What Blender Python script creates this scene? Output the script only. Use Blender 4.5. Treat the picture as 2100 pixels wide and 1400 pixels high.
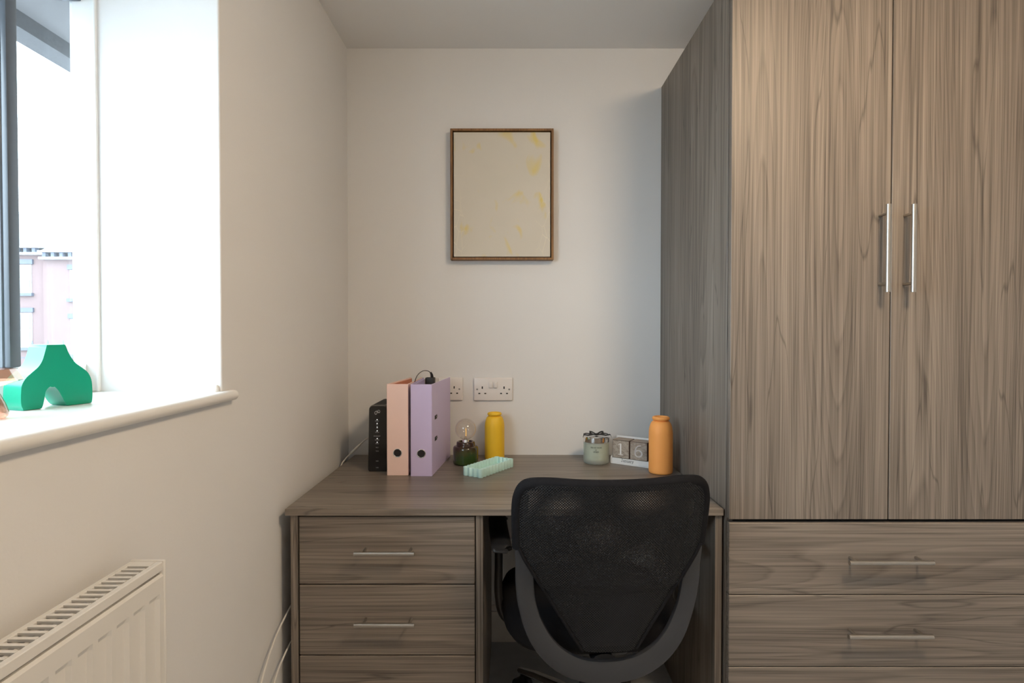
import bpy, bmesh, math, random
from mathutils import Vector, Matrix
random.seed(4)
for o in list(bpy.data.objects):
    bpy.data.objects.remove(o)
S = bpy.context.scene
COL = S.collection
PI = math.pi

# ------------------------------------------------------------------ camera
cam_d = bpy.data.cameras.new('camera')
cam_d.sensor_width = 36.0
cam_d.lens = 36.0 * 1160.0 / 2100.0
cam_d.clip_start = 0.02
cam_d.clip_end = 300
cam = bpy.data.objects.new('camera', cam_d)
COL.objects.link(cam)
cam.location = (0, 0, 1.17)
cam.rotation_euler = (PI / 2 - math.atan(18.0 / 1160.0), 0, 0)
S.camera = cam

# ------------------------------------------------------------------ sky and exposure
W = bpy.data.worlds.new('overcast_sky')
S.world = W
W.use_nodes = True
bg = W.node_tree.nodes['Background']
bg.inputs[0].default_value = (0.73, 0.875, 1.0, 1)
bg.inputs[1].default_value = 12.5
S.view_settings.view_transform = 'Standard'
S.view_settings.look = 'None'
S.view_settings.gamma = 1.0
S.view_settings.use_curve_mapping = False
S.view_settings.exposure = 0.14
LAMP_RADIANCE = 76.0
LAMP_COLOR = (1.0, 0.755, 0.50)
LAMP_POS = (0.82, 0.50, 2.15)

# window portal (guides daylight sampling, gives off no light itself)
pl = bpy.data.lights.new('window_portal', 'AREA')
pl.shape = 'RECTANGLE'
pl.size = 0.80
pl.size_y = 1.26
pl.cycles.is_portal = True
po = bpy.data.objects.new('window_portal', pl)
COL.objects.link(po)
po.location = (-0.955, 0.55, 1.46)
po.rotation_euler = (0, -PI / 2, 0)

# ------------------------------------------------------------------ room dimensions
XL, XR, YB, YF, ZC = -0.620, 2.40, 2.140, -1.14, 2.236
DT = 0.707            # desk top height
WX = 0.561            # wardrobe left side
WF = 1.455            # wardrobe front face

# ------------------------------------------------------------------ materials
def srgb(r, g, b):
    f = lambda c: (c / 255 / 12.92) if c / 255 <= 0.04045 else ((c / 255 + 0.055) / 1.055) ** 2.4
    return (f(r), f(g), f(b), 1)

def newmat(name):
    m = bpy.data.materials.new(name)
    m.use_nodes = True
    nt = m.node_tree
    return m, nt, nt.nodes['Principled BSDF'], nt.nodes['Material Output']

def N(nt, t, **kw):
    n = nt.nodes.new(t)
    for k, v in kw.items():
        setattr(n, k, v)
    return n

def mat(name, col, rough=0.5, metal=0.0, var=0.06, scale=30, bump=0.0, bscale=200, spec=0.5, coat=0.0, emit=None, trans=0.0):
    """principled with slight procedural colour variation and optional bump"""
    m, nt, p, out = newmat(name)
    if len(col) == 3:
        col = (*col, 1)
    tc = N(nt, 'ShaderNodeTexCoord')
    nz = N(nt, 'ShaderNodeTexNoise')
    nz.inputs['Scale'].default_value = scale
    nz.inputs['Detail'].default_value = 3
    nt.links.new(tc.outputs['Object'], nz.inputs['Vector'])
    mx = N(nt, 'ShaderNodeMix', data_type='RGBA')
    mx.inputs[6].default_value = tuple(c * (1 - var) for c in col[:3]) + (1,)
    mx.inputs[7].default_value = tuple(min(1, c * (1 + var)) for c in col[:3]) + (1,)
    nt.links.new(nz.outputs['Fac'], mx.inputs[0])
    nt.links.new(mx.outputs[2], p.inputs['Base Color'])
    p.inputs['Roughness'].default_value = rough
    p.inputs['Metallic'].default_value = metal
    p.inputs['Specular IOR Level'].default_value = spec
    p.inputs['Coat Weight'].default_value = coat
    p.inputs['Transmission Weight'].default_value = trans
    if emit:
        p.inputs['Emission Color'].default_value = (*emit[0], 1)
        p.inputs['Emission Strength'].default_value = emit[1]
    if bump:
        n2 = N(nt, 'ShaderNodeTexNoise')
        n2.inputs['Scale'].default_value = bscale
        n2.inputs['Detail'].default_value = 4
        nt.links.new(tc.outputs['Object'], n2.inputs['Vector'])
        b = N(nt, 'ShaderNodeBump')
        b.inputs['Strength'].default_value = bump
        b.inputs['Distance'].default_value = 0.002
        nt.links.new(n2.outputs['Fac'], b.inputs['Height'])
        nt.links.new(b.outputs[0], p.inputs['Normal'])
    return m

def clear(name, tint=(1, 1, 1), refl=1.0, rough=0.0, edge=0.6, power=5.0, base=0.035, fixed=None):
    """thin clear glass: transparent with fresnel reflection"""
    m, nt, p, out = newmat(name)
    nt.nodes.remove(p)
    t = N(nt, 'ShaderNodeBsdfTransparent')
    t.inputs[0].default_value = (*tint, 1)
    g = N(nt, 'ShaderNodeBsdfGlossy')
    g.inputs['Roughness'].default_value = rough
    g.inputs[0].default_value = (refl, refl, refl, 1)
    mx = N(nt, 'ShaderNodeMixShader')
    if fixed is None:
        # Schlick reflectance from the facing ratio, the same for both sides of the sheet
        lw = N(nt, 'ShaderNodeLayerWeight')
        lw.inputs[0].default_value = 0.5
        pw = N(nt, 'ShaderNodeMath', operation='POWER')
        pw.inputs[1].default_value = power
        nt.links.new(lw.outputs['Facing'], pw.inputs[0])
        ma = N(nt, 'ShaderNodeMath', operation='MULTIPLY_ADD')
        ma.inputs[1].default_value = edge
        ma.inputs[2].default_value = base
        nt.links.new(pw.outputs[0], ma.inputs[0])
        nt.links.new(ma.outputs[0], mx.inputs[0])
    else:
        mx.inputs[0].default_value = fixed
    nt.links.new(t.outputs[0], mx.inputs[1])
    nt.links.new(g.outputs[0], mx.inputs[2])
    nt.links.new(mx.outputs[0], out.inputs[0])
    return m

def wood(name, along, seed=0.0, dark=(0.086, 0.071, 0.059), mid=(0.190, 0.160, 0.134), light=(0.300, 0.257, 0.217), rough=0.50):
    """textured grey-brown pine laminate; the grain runs along one world axis"""
    m, nt, p, out = newmat(name)
    L = nt.links.new
    geo = N(nt, 'ShaderNodeNewGeometry')
    a = {'x': 0, 'y': 1, 'z': 2}[along]

    def stretched(across, lng, off):
        mp = N(nt, 'ShaderNodeMapping')
        s = [across] * 3
        s[a] = lng
        mp.inputs['Scale'].default_value = s
        mp.inputs['Location'].default_value = (off + seed, off * 1.7 + seed * 2.3, off * 0.6 + seed * 3.1)
        L(geo.outputs['Position'], mp.inputs['Vector'])
        return mp

    def noise(mp, detail=2, rgh=0.5):
        n = N(nt, 'ShaderNodeTexNoise')
        n.inputs['Scale'].default_value = 1
        n.inputs['Detail'].default_value = detail
        n.inputs['Roughness'].default_value = rgh
        L(mp.outputs[0], n.inputs['Vector'])
        return n

    def mth(op, x, y=None, z=None):
        n = N(nt, 'ShaderNodeMath', operation=op)
        for i, v in enumerate((x, y, z)):
            if v is None:
                continue
            if isinstance(v, (int, float)):
                n.inputs[i].default_value = v
            else:
                L(v, n.inputs[i])
        return n.outputs[0]
    # growth rings: contour lines of a stretched field give long cathedrals
    big = noise(stretched(5.0, 0.24, 3.1), 1.0, 0.35)
    wob = noise(stretched(26, 1.6, 7.7), 2, 0.5)
    field = mth('ADD', mth('MULTIPLY', big.outputs['Fac'], 44.0), mth('MULTIPLY', wob.outputs['Fac'], 1.1))
    fr = mth('FRACT', field)
    ring = N(nt, 'ShaderNodeValToRGB')
    e = ring.color_ramp.elements
    e[0].position, e[0].color = 0.0, (0.30, 0.30, 0.30, 1)
    e[1].position, e[1].color = 1.0, (0.30, 0.30, 0.30, 1)
    for pos, v in ((0.10, 0.46), (0.55, 0.62), (0.86, 0.70), (0.95, 0.42)):
        x = ring.color_ramp.elements.new(pos)
        x.color = (v, v, v, 1)
    L(fr, ring.inputs[0])
    fine = noise(stretched(330, 3.0, 1.3), 2, 0.6)
    fine2 = noise(stretched(120, 1.2, 5.3), 2, 0.5)
    broad = noise(stretched(9, 0.5, 9.9), 2, 0.5)
    v = mth('MULTIPLY_ADD', ring.outputs[0], 0.30, 0.05)
    v = mth('MULTIPLY_ADD', fine.outputs['Fac'], 0.50, v)
    v = mth('MULTIPLY_ADD', fine2.outputs['Fac'], 0.42, v)
    v = mth('MULTIPLY_ADD', broad.outputs['Fac'], 0.34, v)
    v = mth('ADD', v, -0.31)
    cr = N(nt, 'ShaderNodeValToRGB')
    e = cr.color_ramp.elements
    e[0].position, e[0].color = 0.34, (*dark, 1)
    e[1].position, e[1].color = 0.75, (*light, 1)
    x = cr.color_ramp.elements.new(0.53)
    x.color = (*mid, 1)
    L(v, cr.inputs[0])
    # sparse dark cracks along the grain
    ck = noise(stretched(16, 1.1, 21.0), 1, 0.4)
    c1 = mth('ABSOLUTE', mth('SUBTRACT', mth('MULTIPLY_ADD', fine2.outputs['Fac'], 0.03, ck.outputs['Fac']), 0.585))
    c2 = N(nt, 'ShaderNodeMapRange')
    c2.inputs[1].default_value = 0.0
    c2.inputs[2].default_value = 0.008
    c2.inputs[3].default_value = 0.60
    c2.inputs[4].default_value = 1.0
    L(c1, c2.inputs[0])
    mx = N(nt, 'ShaderNodeMix', data_type='RGBA', blend_type='MULTIPLY')
    mx.inputs[0].default_value = 1.0
    L(cr.outputs[0], mx.inputs[6])
    L(c2.outputs[0], mx.inputs[7])
    L(mx.outputs[2], p.inputs['Base Color'])
    p.inputs['Roughness'].default_value = rough
    p.inputs['Specular IOR Level'].default_value = 0.45
    b = N(nt, 'ShaderNodeBump')
    b.inputs['Strength'].default_value = 0.22
    b.inputs['Distance'].default_value = 0.0008
    L(v, b.inputs['Height'])
    L(b.outputs[0], p.inputs['Normal'])
    return m

def mesh_fabric(name):
    """open-weave black mesh: rows of tiny holes cut by a procedural mask in metres (UV)"""
    m, nt, p, out = newmat(name)
    L = nt.links.new
    uv = N(nt, 'ShaderNodeUVMap')
    sp = N(nt, 'ShaderNodeSeparateXYZ')
    L(uv.outputs[0], sp.inputs[0])

    def mth(op, x, y=None):
        n = N(nt, 'ShaderNodeMath', operation=op)
        for i, v in enumerate((x, y)):
            if v is None:
                continue
            if isinstance(v, (int, float)):
                n.inputs[i].default_value = v
            else:
                L(v, n.inputs[i])
        return n.outputs[0]
    k = 2 * PI / 0.0066
    su = mth('SINE', mth('MULTIPLY', sp.outputs[0], k))
    sv = mth('SINE', mth('MULTIPLY', sp.outputs[1], k))
    h = mth('MULTIPLY', su, sv)
    hole = mth('GREATER_THAN', h, 0.45)
    cr = N(nt, 'ShaderNodeValToRGB')
    cr.color_ramp.elements[0].color = (0.003, 0.003, 0.004, 1)
    cr.color_ramp.elements[1].color = (0.020, 0.021, 0.024, 1)
    L(mth('MULTIPLY', mth('ADD', mth('MULTIPLY', h, -1.0), 1.0), 0.5), cr.inputs[0])
    L(cr.outputs[0], p.inputs['Base Color'])
    p.inputs['Roughness'].default_value = 0.55
    p.inputs['Specular IOR Level'].default_value = 0.25
    t = N(nt, 'ShaderNodeBsdfTransparent')
    mx = N(nt, 'ShaderNodeMixShader')
    L(hole, mx.inputs[0])
    L(p.outputs[0], mx.inputs[1])
    L(t.outputs[0], mx.inputs[2])
    L(mx.outputs[0], out.inputs[0])
    b = N(nt, 'ShaderNodeBump')
    b.inputs['Strength'].default_value = 0.5
    b.inputs['Distance'].default_value = 0.001
    L(h, b.inputs['Height'])
    L(b.outputs[0], p.inputs['Normal'])
    return m

M = {}
M['wall'] = mat('wall_paint', (0.77, 0.765, 0.76), 0.75, var=0.025, scale=2.5, bump=0.10, bscale=160, spec=0.3)
M['ceil'] = mat('ceiling_paint', (0.86, 0.85, 0.84), 0.85, var=0.02, scale=3, bump=0.05, spec=0.2)
M['gloss_white'] = mat('white_gloss_paint', (0.80, 0.79, 0.765), 0.28, var=0.02, scale=12, bump=0.05, bscale=40)
M['skirt'] = mat('skirting_paint', (0.66, 0.63, 0.59), 0.4)
M['floor'] = mat('pale_bounce_floor', (0.50, 0.52, 0.545), 0.5, var=0.15, scale=14)  # floor colour set pale to bounce light up onto the ceiling
M['wv'] = wood('grey_pine_upright_grain', 'z', 0.0)
M['wh'] = wood('grey_pine_level_grain', 'x', 4.2)
M['wd'] = wood('grey_pine_desktop', 'x', 9.4, rough=0.36)
M['dark_core'] = mat('dark_carcass_shadow_gap', (0.025, 0.023, 0.022), 0.7)
M['steel'] = mat('brushed_steel', (0.47, 0.445, 0.41), 0.34, metal=1.0, var=0.05, scale=90)
M['chrome'] = mat('chrome', (0.80, 0.80, 0.80), 0.06, metal=1.0, var=0.01)
M['anthracite'] = mat('anthracite_frame', (0.075, 0.085, 0.10), 0.35, var=0.08, scale=60)
M['trimwhite'] = mat('white_window_trim', (0.82, 0.82, 0.81), 0.35, var=0.01)
M['glass'] = clear('window_glass', (0.97, 0.985, 0.98))
M['bulbglass'] = clear('bulb_glass', (0.95, 0.935, 0.91), rough=0.02, edge=0.75, power=3.2, base=0.06)
M['radiator'] = mat('cream_white_enamel', (0.74, 0.725, 0.695), 0.33, var=0.015)
M['radiator_dark'] = mat('radiator_inner_convector', (0.09, 0.085, 0.075), 0.6)
M['green'] = mat('green_glaze', srgb(16, 158, 126), 0.30, var=0.03, scale=20, spec=0.35)
M['rose'] = clear('rose_glass', (0.70, 0.47, 0.38), rough=0.03, edge=0.6, power=3.0, base=0.12)
M['black_pl'] = mat('black_gloss_plastic', (0.010, 0.010, 0.011), 0.16)
M['black_matte'] = mat('black_plastic', (0.016, 0.016, 0.018), 0.42, var=0.1, scale=200, bump=0.08, bscale=900)
M['frame_pl'] = mat('charcoal_chair_plastic', (0.034, 0.036, 0.042), 0.42, var=0.06, scale=200, bump=0.06, bscale=900)
M['fabric'] = mesh_fabric('open_weave_mesh')
M['seat_fab'] = mat('black_seat_fabric', (0.009, 0.009, 0.011), 0.8, var=0.3, scale=500, bump=0.5, bscale=700, spec=0.15)
M['peach'] = mat('peach_card', srgb(250, 218, 208), 0.42, var=0.015)
M['peach_in'] = mat('peach_card_lining', srgb(216, 140, 108), 0.5, var=0.02)
M['lav'] = mat('lavender_card', srgb(206, 192, 230), 0.42, var=0.015)
M['ring_dark'] = mat('finger_hole_shadow', (0.012, 0.009, 0.010), 0.6)
M['grey_hole'] = mat('slot_metal', (0.10, 0.09, 0.10), 0.35, metal=0.7)
M['socket'] = mat('white_socket_plastic', (0.80, 0.765, 0.745), 0.25, var=0.01)
M['slot'] = mat('socket_hole_black', (0.008, 0.008, 0.008), 0.7)
M['screw'] = mat('dull_screw', (0.30, 0.29, 0.27), 0.4, metal=0.9)
M['amber'] = mat('brown_glass', (0.055, 0.022, 0.014), 0.06, coat=0.6)
M['yellow'] = mat('mustard_ceramic', srgb(240, 194, 44), 0.5, var=0.05, scale=40, bump=0.03)
M['orange'] = mat('orange_ceramic', srgb(255, 172, 92), 0.55, var=0.04, scale=40, bump=0.03)
M['mint'] = mat('mint_plaster', srgb(196, 232, 227), 0.5, var=0.03, scale=60)
M['wax'] = mat('cream_wax', srgb(226, 222, 192), 0.6, var=0.02)
M['ribbon'] = mat('black_satin_ribbon', (0.008, 0.008, 0.009), 0.45)
M['ink'] = mat('dark_ink', (0.04, 0.045, 0.045), 0.7)
M['white_card'] = mat('white_wood_paint', (0.78, 0.79, 0.80), 0.5, var=0.03, scale=80)
M['white_num'] = mat('white_print', (0.82, 0.80, 0.80), 0.6)
M['block'] = wood('weathered_block_wood', 'x', 2.0, dark=(0.22, 0.18, 0.15), mid=(0.38, 0.33, 0.28), light=(0.50, 0.45, 0.39), rough=0.7)
M['block_edge'] = mat('burnt_block_edge', (0.075, 0.045, 0.036), 0.7)
M['walnut'] = wood('walnut_frame', 'z', 6.0, dark=(0.13, 0.058, 0.020), mid=(0.25, 0.125, 0.045), light=(0.34, 0.18, 0.07), rough=0.5)
M['cable_w'] = mat('white_cable', (0.74, 0.72, 0.68), 0.4)
M['cable_b'] = mat('black_cable', (0.010, 0.010, 0.010), 0.4)
M['print_grey'] = mat('silver_print', (0.55, 0.55, 0.56), 0.4)
M['led'] = mat('white_led', (0.8, 0.8, 0.8), 0.4, emit=((1, 1, 1), 1.2))
M['filament'] = mat('amber_filament', (0.9, 0.52, 0.12), 0.4, emit=((1.0, 0.55, 0.12), 0.6))
M['opal'] = mat('opal_lamp_diffuser', (0.9, 0.9, 0.88), 0.4, emit=(LAMP_COLOR, LAMP_RADIANCE))
M['brick'] = mat('red_brick', (0.135, 0.090, 0.088), 0.9, var=0.10, scale=1.5)
M['slate'] = mat('slate_roof', (0.14, 0.15, 0.155), 0.7, var=0.12, scale=3)
M['stone'] = mat('blue_grey_stone', (0.075, 0.085, 0.115), 0.8, var=0.15, scale=4)
M['ext_white'] = mat('exterior_white_paint', (0.40, 0.41, 0.42), 0.6)
M['ext_glass'] = mat('far_window_pane', (0.16, 0.18, 0.20), 0.2)
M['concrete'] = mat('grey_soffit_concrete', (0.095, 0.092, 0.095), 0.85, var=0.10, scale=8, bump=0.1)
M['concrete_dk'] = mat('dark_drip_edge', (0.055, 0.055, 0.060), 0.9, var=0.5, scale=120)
M['asphalt'] = mat('pale_street', (0.30, 0.30, 0.30), 0.9, var=0.1, scale=1)
M['rail'] = mat('blue_black_railing', (0.05, 0.065, 0.10), 0.5)

# shaded greens: glaze of the lamp foot runs from brown at the top to green below
def lampglaze():
    m, nt, p, out = newmat('green_brown_reactive_glaze')
    L = nt.links.new
    tc = N(nt, 'ShaderNodeTexCoord')
    sp = N(nt, 'ShaderNodeSeparateXYZ')
    L(tc.outputs['Object'], sp.inputs[0])
    nz = N(nt, 'ShaderNodeTexNoise')
    nz.inputs['Scale'].default_value = 45
    L(tc.outputs['Object'], nz.inputs['Vector'])
    ma = N(nt, 'ShaderNodeMath', operation='MULTIPLY_ADD')
    L(nz.outputs['Fac'], ma.inputs[0])
    ma.inputs[1].default_value = 0.030
    L(sp.outputs[2], ma.inputs[2])
    cr = N(nt, 'ShaderNodeValToRGB')
    e = cr.color_ramp.elements
    e[0].position, e[0].color = 0.045, (0.030, 0.060, 0.012, 1)
    e[1].position, e[1].color = 0.078, (0.040, 0.016, 0.008, 1)
    x = e.new(0.060)
    x.color = (0.045, 0.050, 0.010, 1)
    L(ma.outputs[0], cr.inputs[0])
    L(cr.outputs[0], p.inputs['Base Color'])
    p.inputs['Roughness'].default_value = 0.12
    p.inputs['Coat Weight'].default_value = 0.5
    return m
M['lampglaze'] = lampglaze()

def frosted():
    m, nt, p, out = newmat('frosted_jar_glass')
    p.inputs['Base Color'].default_value = (0.70, 0.73, 0.68, 1)
    p.inputs['Roughness'].default_value = 0.38
    nz = N(nt, 'ShaderNodeTexNoise')
    nz.inputs['Scale'].default_value = 300
    b = N(nt, 'ShaderNodeBump')
    b.inputs['Strength'].default_value = 0.05
    nt.links.new(nz.outputs['Fac'], b.inputs['Height'])
    nt.links.new(b.outputs[0], p.inputs['Normal'])
    t = N(nt, 'ShaderNodeBsdfTransparent')
    t.inputs[0].default_value = (0.86, 0.92, 0.89, 1)
    mx = N(nt, 'ShaderNodeMixShader')
    mx.inputs[0].default_value = 0.62
    nt.links.new(p.outputs[0], mx.inputs[1])
    nt.links.new(t.outputs[0], mx.inputs[2])
    nt.links.new(mx.outputs[0], out.inputs[0])
    return m
M['frost'] = frosted()

def canvas_paint():
    """cream abstract canvas with soft yellow dabs and fine pale branching scratches"""
    m, nt, p, out = newmat('abstract_cream_canvas')
    L = nt.links.new
    tc = N(nt, 'ShaderNodeTexCoord')
    n1 = N(nt, 'ShaderNodeTexNoise')
    n1.inputs['Scale'].default_value = 9.5
    n1.inputs['Detail'].default_value = 2.5
    n1.inputs['Roughness'].default_value = 0.55
    n1.inputs['Distortion'].default_value = 0.6
    mp = N(nt, 'ShaderNodeMapping')
    mp.inputs['Scale'].default_value = (1.35, 1, 0.85)
    mp.inputs['Location'].default_value = (0.41, 0, 0.2)
    L(tc.outputs['Object'], mp.inputs[0])
    L(mp.outputs[0], n1.inputs['Vector'])
    r1 = N(nt, 'ShaderNodeValToRGB')
    r1.color_ramp.elements[0].position = 0.595
    r1.color_ramp.elements[1].position = 0.72
    L(n1.outputs['Fac'], r1.inputs[0])
    n2 = N(nt, 'ShaderNodeTexNoise')
    n2.inputs['Scale'].default_value = 5
    L(tc.outputs['Object'], n2.inputs['Vector'])
    base = N(nt, 'ShaderNodeMix', data_type='RGBA')
    base.inputs[6].default_value = srgb(206, 200, 184)
    base.inputs[7].default_value = srgb(216, 208, 196)
    L(n2.outputs['Fac'], base.inputs[0])
    ye = N(nt, 'ShaderNodeMix', data_type='RGBA')
    ye.inputs[7].default_value = srgb(218, 196, 96)
    L(base.outputs[2], ye.inputs[6])
    sc = N(nt, 'ShaderNodeMath', operation='MULTIPLY')
    sc.inputs[1].default_value = 0.8
    L(r1.outputs[0], sc.inputs[0])
    L(sc.outputs[0], ye.inputs[0])
    # pale scratches, only towards the two long edges
    v = N(nt, 'ShaderNodeTexVoronoi', feature='DISTANCE_TO_EDGE')
    v.inputs['Scale'].default_value = 1
    m2 = N(nt, 'ShaderNodeMapping')
    m2.inputs['Scale'].default_value = (34, 1, 15)
    m2.inputs['Rotation'].default_value = (0, 0.5, 0)
    L(tc.outputs['Object'], m2.inputs[0])
    L(m2.outputs[0], v.inputs['Vector'])
    lt = N(nt, 'ShaderNodeMapRange')
    lt.inputs[1].default_value = 0.0
    lt.inputs[2].default_value = 0.022
    lt.inputs[3].default_value = 1.0
    lt.inputs[4].default_value = 0.0
    L(v.outputs['Distance'], lt.inputs[0])
    sp = N(nt, 'ShaderNodeSeparateXYZ')
    L(tc.outputs['Object'], sp.inputs[0])
    ab = N(nt, 'ShaderNodeMath', operation='ABSOLUTE')
    L(sp.outputs[0], ab.inputs[0])
    ed = N(nt, 'ShaderNodeMapRange')
    ed.inputs[1].default_value = 0.12
    ed.inputs[2].default_value = 0.18
    L(ab.outputs[0], ed.inputs[0])
    lo = N(nt, 'ShaderNodeMapRange')
    lo.inputs[1].default_value = 0.36
    lo.inputs[2].default_value = 0.10
    L(sp.outputs[2], lo.inputs[0])
    mm = N(nt, 'ShaderNodeMath', operation='MULTIPLY')
    L(ed.outputs[0], mm.inputs[0])
    L(lo.outputs[0], mm.inputs[1])
    m3 = N(nt, 'ShaderNodeMath', operation='MULTIPLY')
    L(mm.outputs[0], m3.inputs[0])
    L(lt.outputs[0], m3.inputs[1])
    fin = N(nt, 'ShaderNodeMix', data_type='RGBA')
    fin.inputs[7].default_value = srgb(236, 228, 204)
    L(m3.outputs[0], fin.inputs[0])
    L(ye.outputs[2], fin.inputs[6])
    L(fin.outputs[2], p.inputs['Base Color'])
    p.inputs['Roughness'].default_value = 0.5
    return m
M['canvas'] = canvas_paint()

# ------------------------------------------------------------------ mesh helpers
def bx(bm, x0, x1, y0, y1, z0, z1, bev=0.0, seg=1):
    r = bmesh.ops.create_cube(bm, size=1)
    vs = r['verts']
    for v in vs:
        v.co = Vector(((x0 + x1) / 2 + v.co.x * (x1 - x0), (y0 + y1) / 2 + v.co.y * (y1 - y0), (z0 + z1) / 2 + v.co.z * (z1 - z0)))
    if bev:
        es = list({e for v in vs for e in v.link_edges})
        bmesh.ops.bevel(bm, geom=es, offset=bev, segments=seg, affect='EDGES', profile=0.5)
    return vs

def box(x0, x1, y0, y1, z0, z1, bev=0.0, seg=1):
    bm = bmesh.new()
    bx(bm, x0, x1, y0, y1, z0, z1, bev, seg)
    return bm

def lathe(bm, prof, segs=40, center=(0, 0), cap=True):
    """revolve (r, z) points about a vertical axis"""
    rings = []
    for r, z in prof:
        if r < 1e-6:
            rings.append([bm.verts.new((center[0], center[1], z))])
        else:
            rings.append([bm.verts.new((center[0] + r * math.cos(2 * PI * i / segs), center[1] + r * math.sin(2 * PI * i / segs), z)) for i in range(segs)])
    for a, b in zip(rings, rings[1:]):
        for i in range(segs):
            j = (i + 1) % segs
            q = [a[i % len(a)], a[j % len(a)], b[j % len(b)], b[i % len(b)]]
            u = []
            for v in q:
                if v not in u:
                    u.append(v)
            if len(u) > 2:
                bm.faces.new(u)
    if cap:
        for k, rg in ((0, rings[0]), (1, rings[-1])):
            if len(rg) > 2:
                bm.faces.new(rg if k else rg[::-1])
    return bm

def tube(bm, pts, r, segs=10, cap=True, r2=None, up=None):
    """sweep an ellipse (r wide, r2 deep) along points"""
    pts = [Vector(p) for p in pts]
    rings = []
    prev = None
    n = len(pts)
    for i, p in enumerate(pts):
        t = (pts[min(i + 1, n - 1)] - pts[max(i - 1, 0)]).normalized()
        if up is not None:
            a = Vector(up)
            a = (a - t * a.dot(t)).normalized()
        elif prev is None:
            a = Vector((0, 0, 1)) if abs(t.z) < 0.9 else Vector((1, 0, 0))
            a = (a - t * a.dot(t)).normalized()
        else:
            a = (prev - t * prev.dot(t)).normalized()
        prev = a
        b = t.cross(a)
        rr = r[i] if isinstance(r, (list, tuple)) else r
        rb = rr if r2 is None else (r2[i] if isinstance(r2, (list, tuple)) else r2)
        rings.append([bm.verts.new(p + a * (rr * math.cos(2 * PI * k / segs)) + b * (rb * math.sin(2 * PI * k / segs))) for k in range(segs)])
    for A, B in zip(rings, rings[1:]):
        for k in range(segs):
            bm.faces.new((A[k], A[(k + 1) % segs], B[(k + 1) % segs], B[k]))
    if cap:
        bm.faces.new(rings[0][::-1])
        bm.faces.new(rings[-1])
    return rings

def spline(pts, n=8):
    """Catmull-Rom through points"""
    P = [Vector(p) for p in pts]
    P = [2 * P[0] - P[1]] + P + [2 * P[-1] - P[-2]]
    out = []
    for i in range(1, len(P) - 2):
        for k in range(n):
            t = k / n
            a, b, c, d = P[i - 1], P[i], P[i + 1], P[i + 2]
            out.append(0.5 * ((2 * b) + (c - a) * t + (2 * a - 5 * b + 4 * c - d) * t * t + (3 * b - a - 3 * c + d) * t ** 3))
    out.append(P[-2])
    return out

def prism(bm, outline, y0, y1):
    """extrude an (x, z) outline from y0 to y1"""
    A = [bm.verts.new((x, y0, z)) for x, z in outline]
    B = [bm.verts.new((x, y1, z)) for x, z in outline]
    n = len(A)
    bm.faces.new(A)
    bm.faces.new(B[::-1])
    for i in range(n):
        bm.faces.new((A[i], B[i], B[(i + 1) % n], A[(i + 1) % n]))
    return A + B

def obj(name, bm, m, parent=None, smooth=None, world=False, mtx=None):
    if mtx is not None:
        bm.transform(mtx)
    if world and parent is not None:
        bm.transform(parent_matrix(parent).inverted())
    bmesh.ops.recalc_face_normals(bm, faces=bm.faces)
    me = bpy.data.meshes.new(name)
    bm.to_mesh(me)
    bm.free()
    me.materials.append(M[m] if isinstance(m, str) else m)
    if smooth is not None:
        for f in me.polygons:
            f.use_smooth = True
        try:
            me.set_sharp_from_angle(angle=math.radians(smooth))
        except Exception:
            pass
    o = bpy.data.objects.new(name, me)
    COL.objects.link(o)
    o.parent = parent
    return o

def parent_matrix(o):
    m = Matrix.LocRotScale(o.location, o.rotation_euler, o.scale)
    return parent_matrix(o.parent) @ m if o.parent else m

def tag(o, label=None, cat=None, group=None, kind=None):
    for k, v in (('label', label), ('category', cat), ('group', group), ('kind', kind)):
        if v:
            o[k] = v
    return o

def thing(name, label, cat, loc=(0, 0, 0), rz=0.0, group=None, kind=None):
    o = bpy.data.objects.new(name, None)
    o.empty_display_size = 0.05
    COL.objects.link(o)
    o.location = loc
    o.rotation_euler = (0, 0, rz)
    return tag(o, label, cat, group, kind)

def struct(name, bm, m, label=None, smooth=None):
    return tag(obj(name, bm, m, smooth=smooth), label, None, None, 'structure')

def text_bm(s, size, depth=0.0003, align='CENTER'):
    """built-in font as a mesh lying in the x-z plane facing -y"""
    cu = bpy.data.curves.new('lettering', 'FONT')
    cu.body = s
    cu.size = size
    cu.align_x = align
    cu.align_y = 'CENTER'
    cu.extrude = depth
    cu.resolution_u = 3
    o = bpy.data.objects.new('lettering', cu)
    COL.objects.link(o)
    dg = bpy.context.evaluated_depsgraph_get()
    me = bpy.data.meshes.new_from_object(o.evaluated_get(dg))
    bm = bmesh.new()
    bm.from_mesh(me)
    bpy.data.objects.remove(o)
    bpy.data.curves.remove(cu)
    bpy.data.meshes.remove(me)
    bm.transform(Matrix.Rotation(PI / 2, 4, 'X'))
    return bm

def strokes_bm(lines, w, y=0.0, depth=0.0004):
    """flat pen strokes in the x-z plane"""
    bm = bmesh.new()
    for ln in lines:
        wid = w
        if isinstance(ln, tuple) and isinstance(ln[0], (int, float)):
            wid, ln = ln
        for (x0, z0), (x1, z1) in zip(ln, ln[1:]):
            d = Vector((x1 - x0, z1 - z0))
            if d.length < 1e-9:
                continue
            d.normalize()
            n = Vector((-d.y, d.x)) * wid / 2
            e = d * wid * 0.25
            prism(bm, [(x0 - e.x + n.x, z0 - e.y + n.y), (x0 - e.x - n.x, z0 - e.y - n.y), (x1 + e.x - n.x, z1 + e.y - n.y), (x1 + e.x + n.x, z1 + e.y + n.y)], y - depth, y + depth)
    return bm

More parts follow.
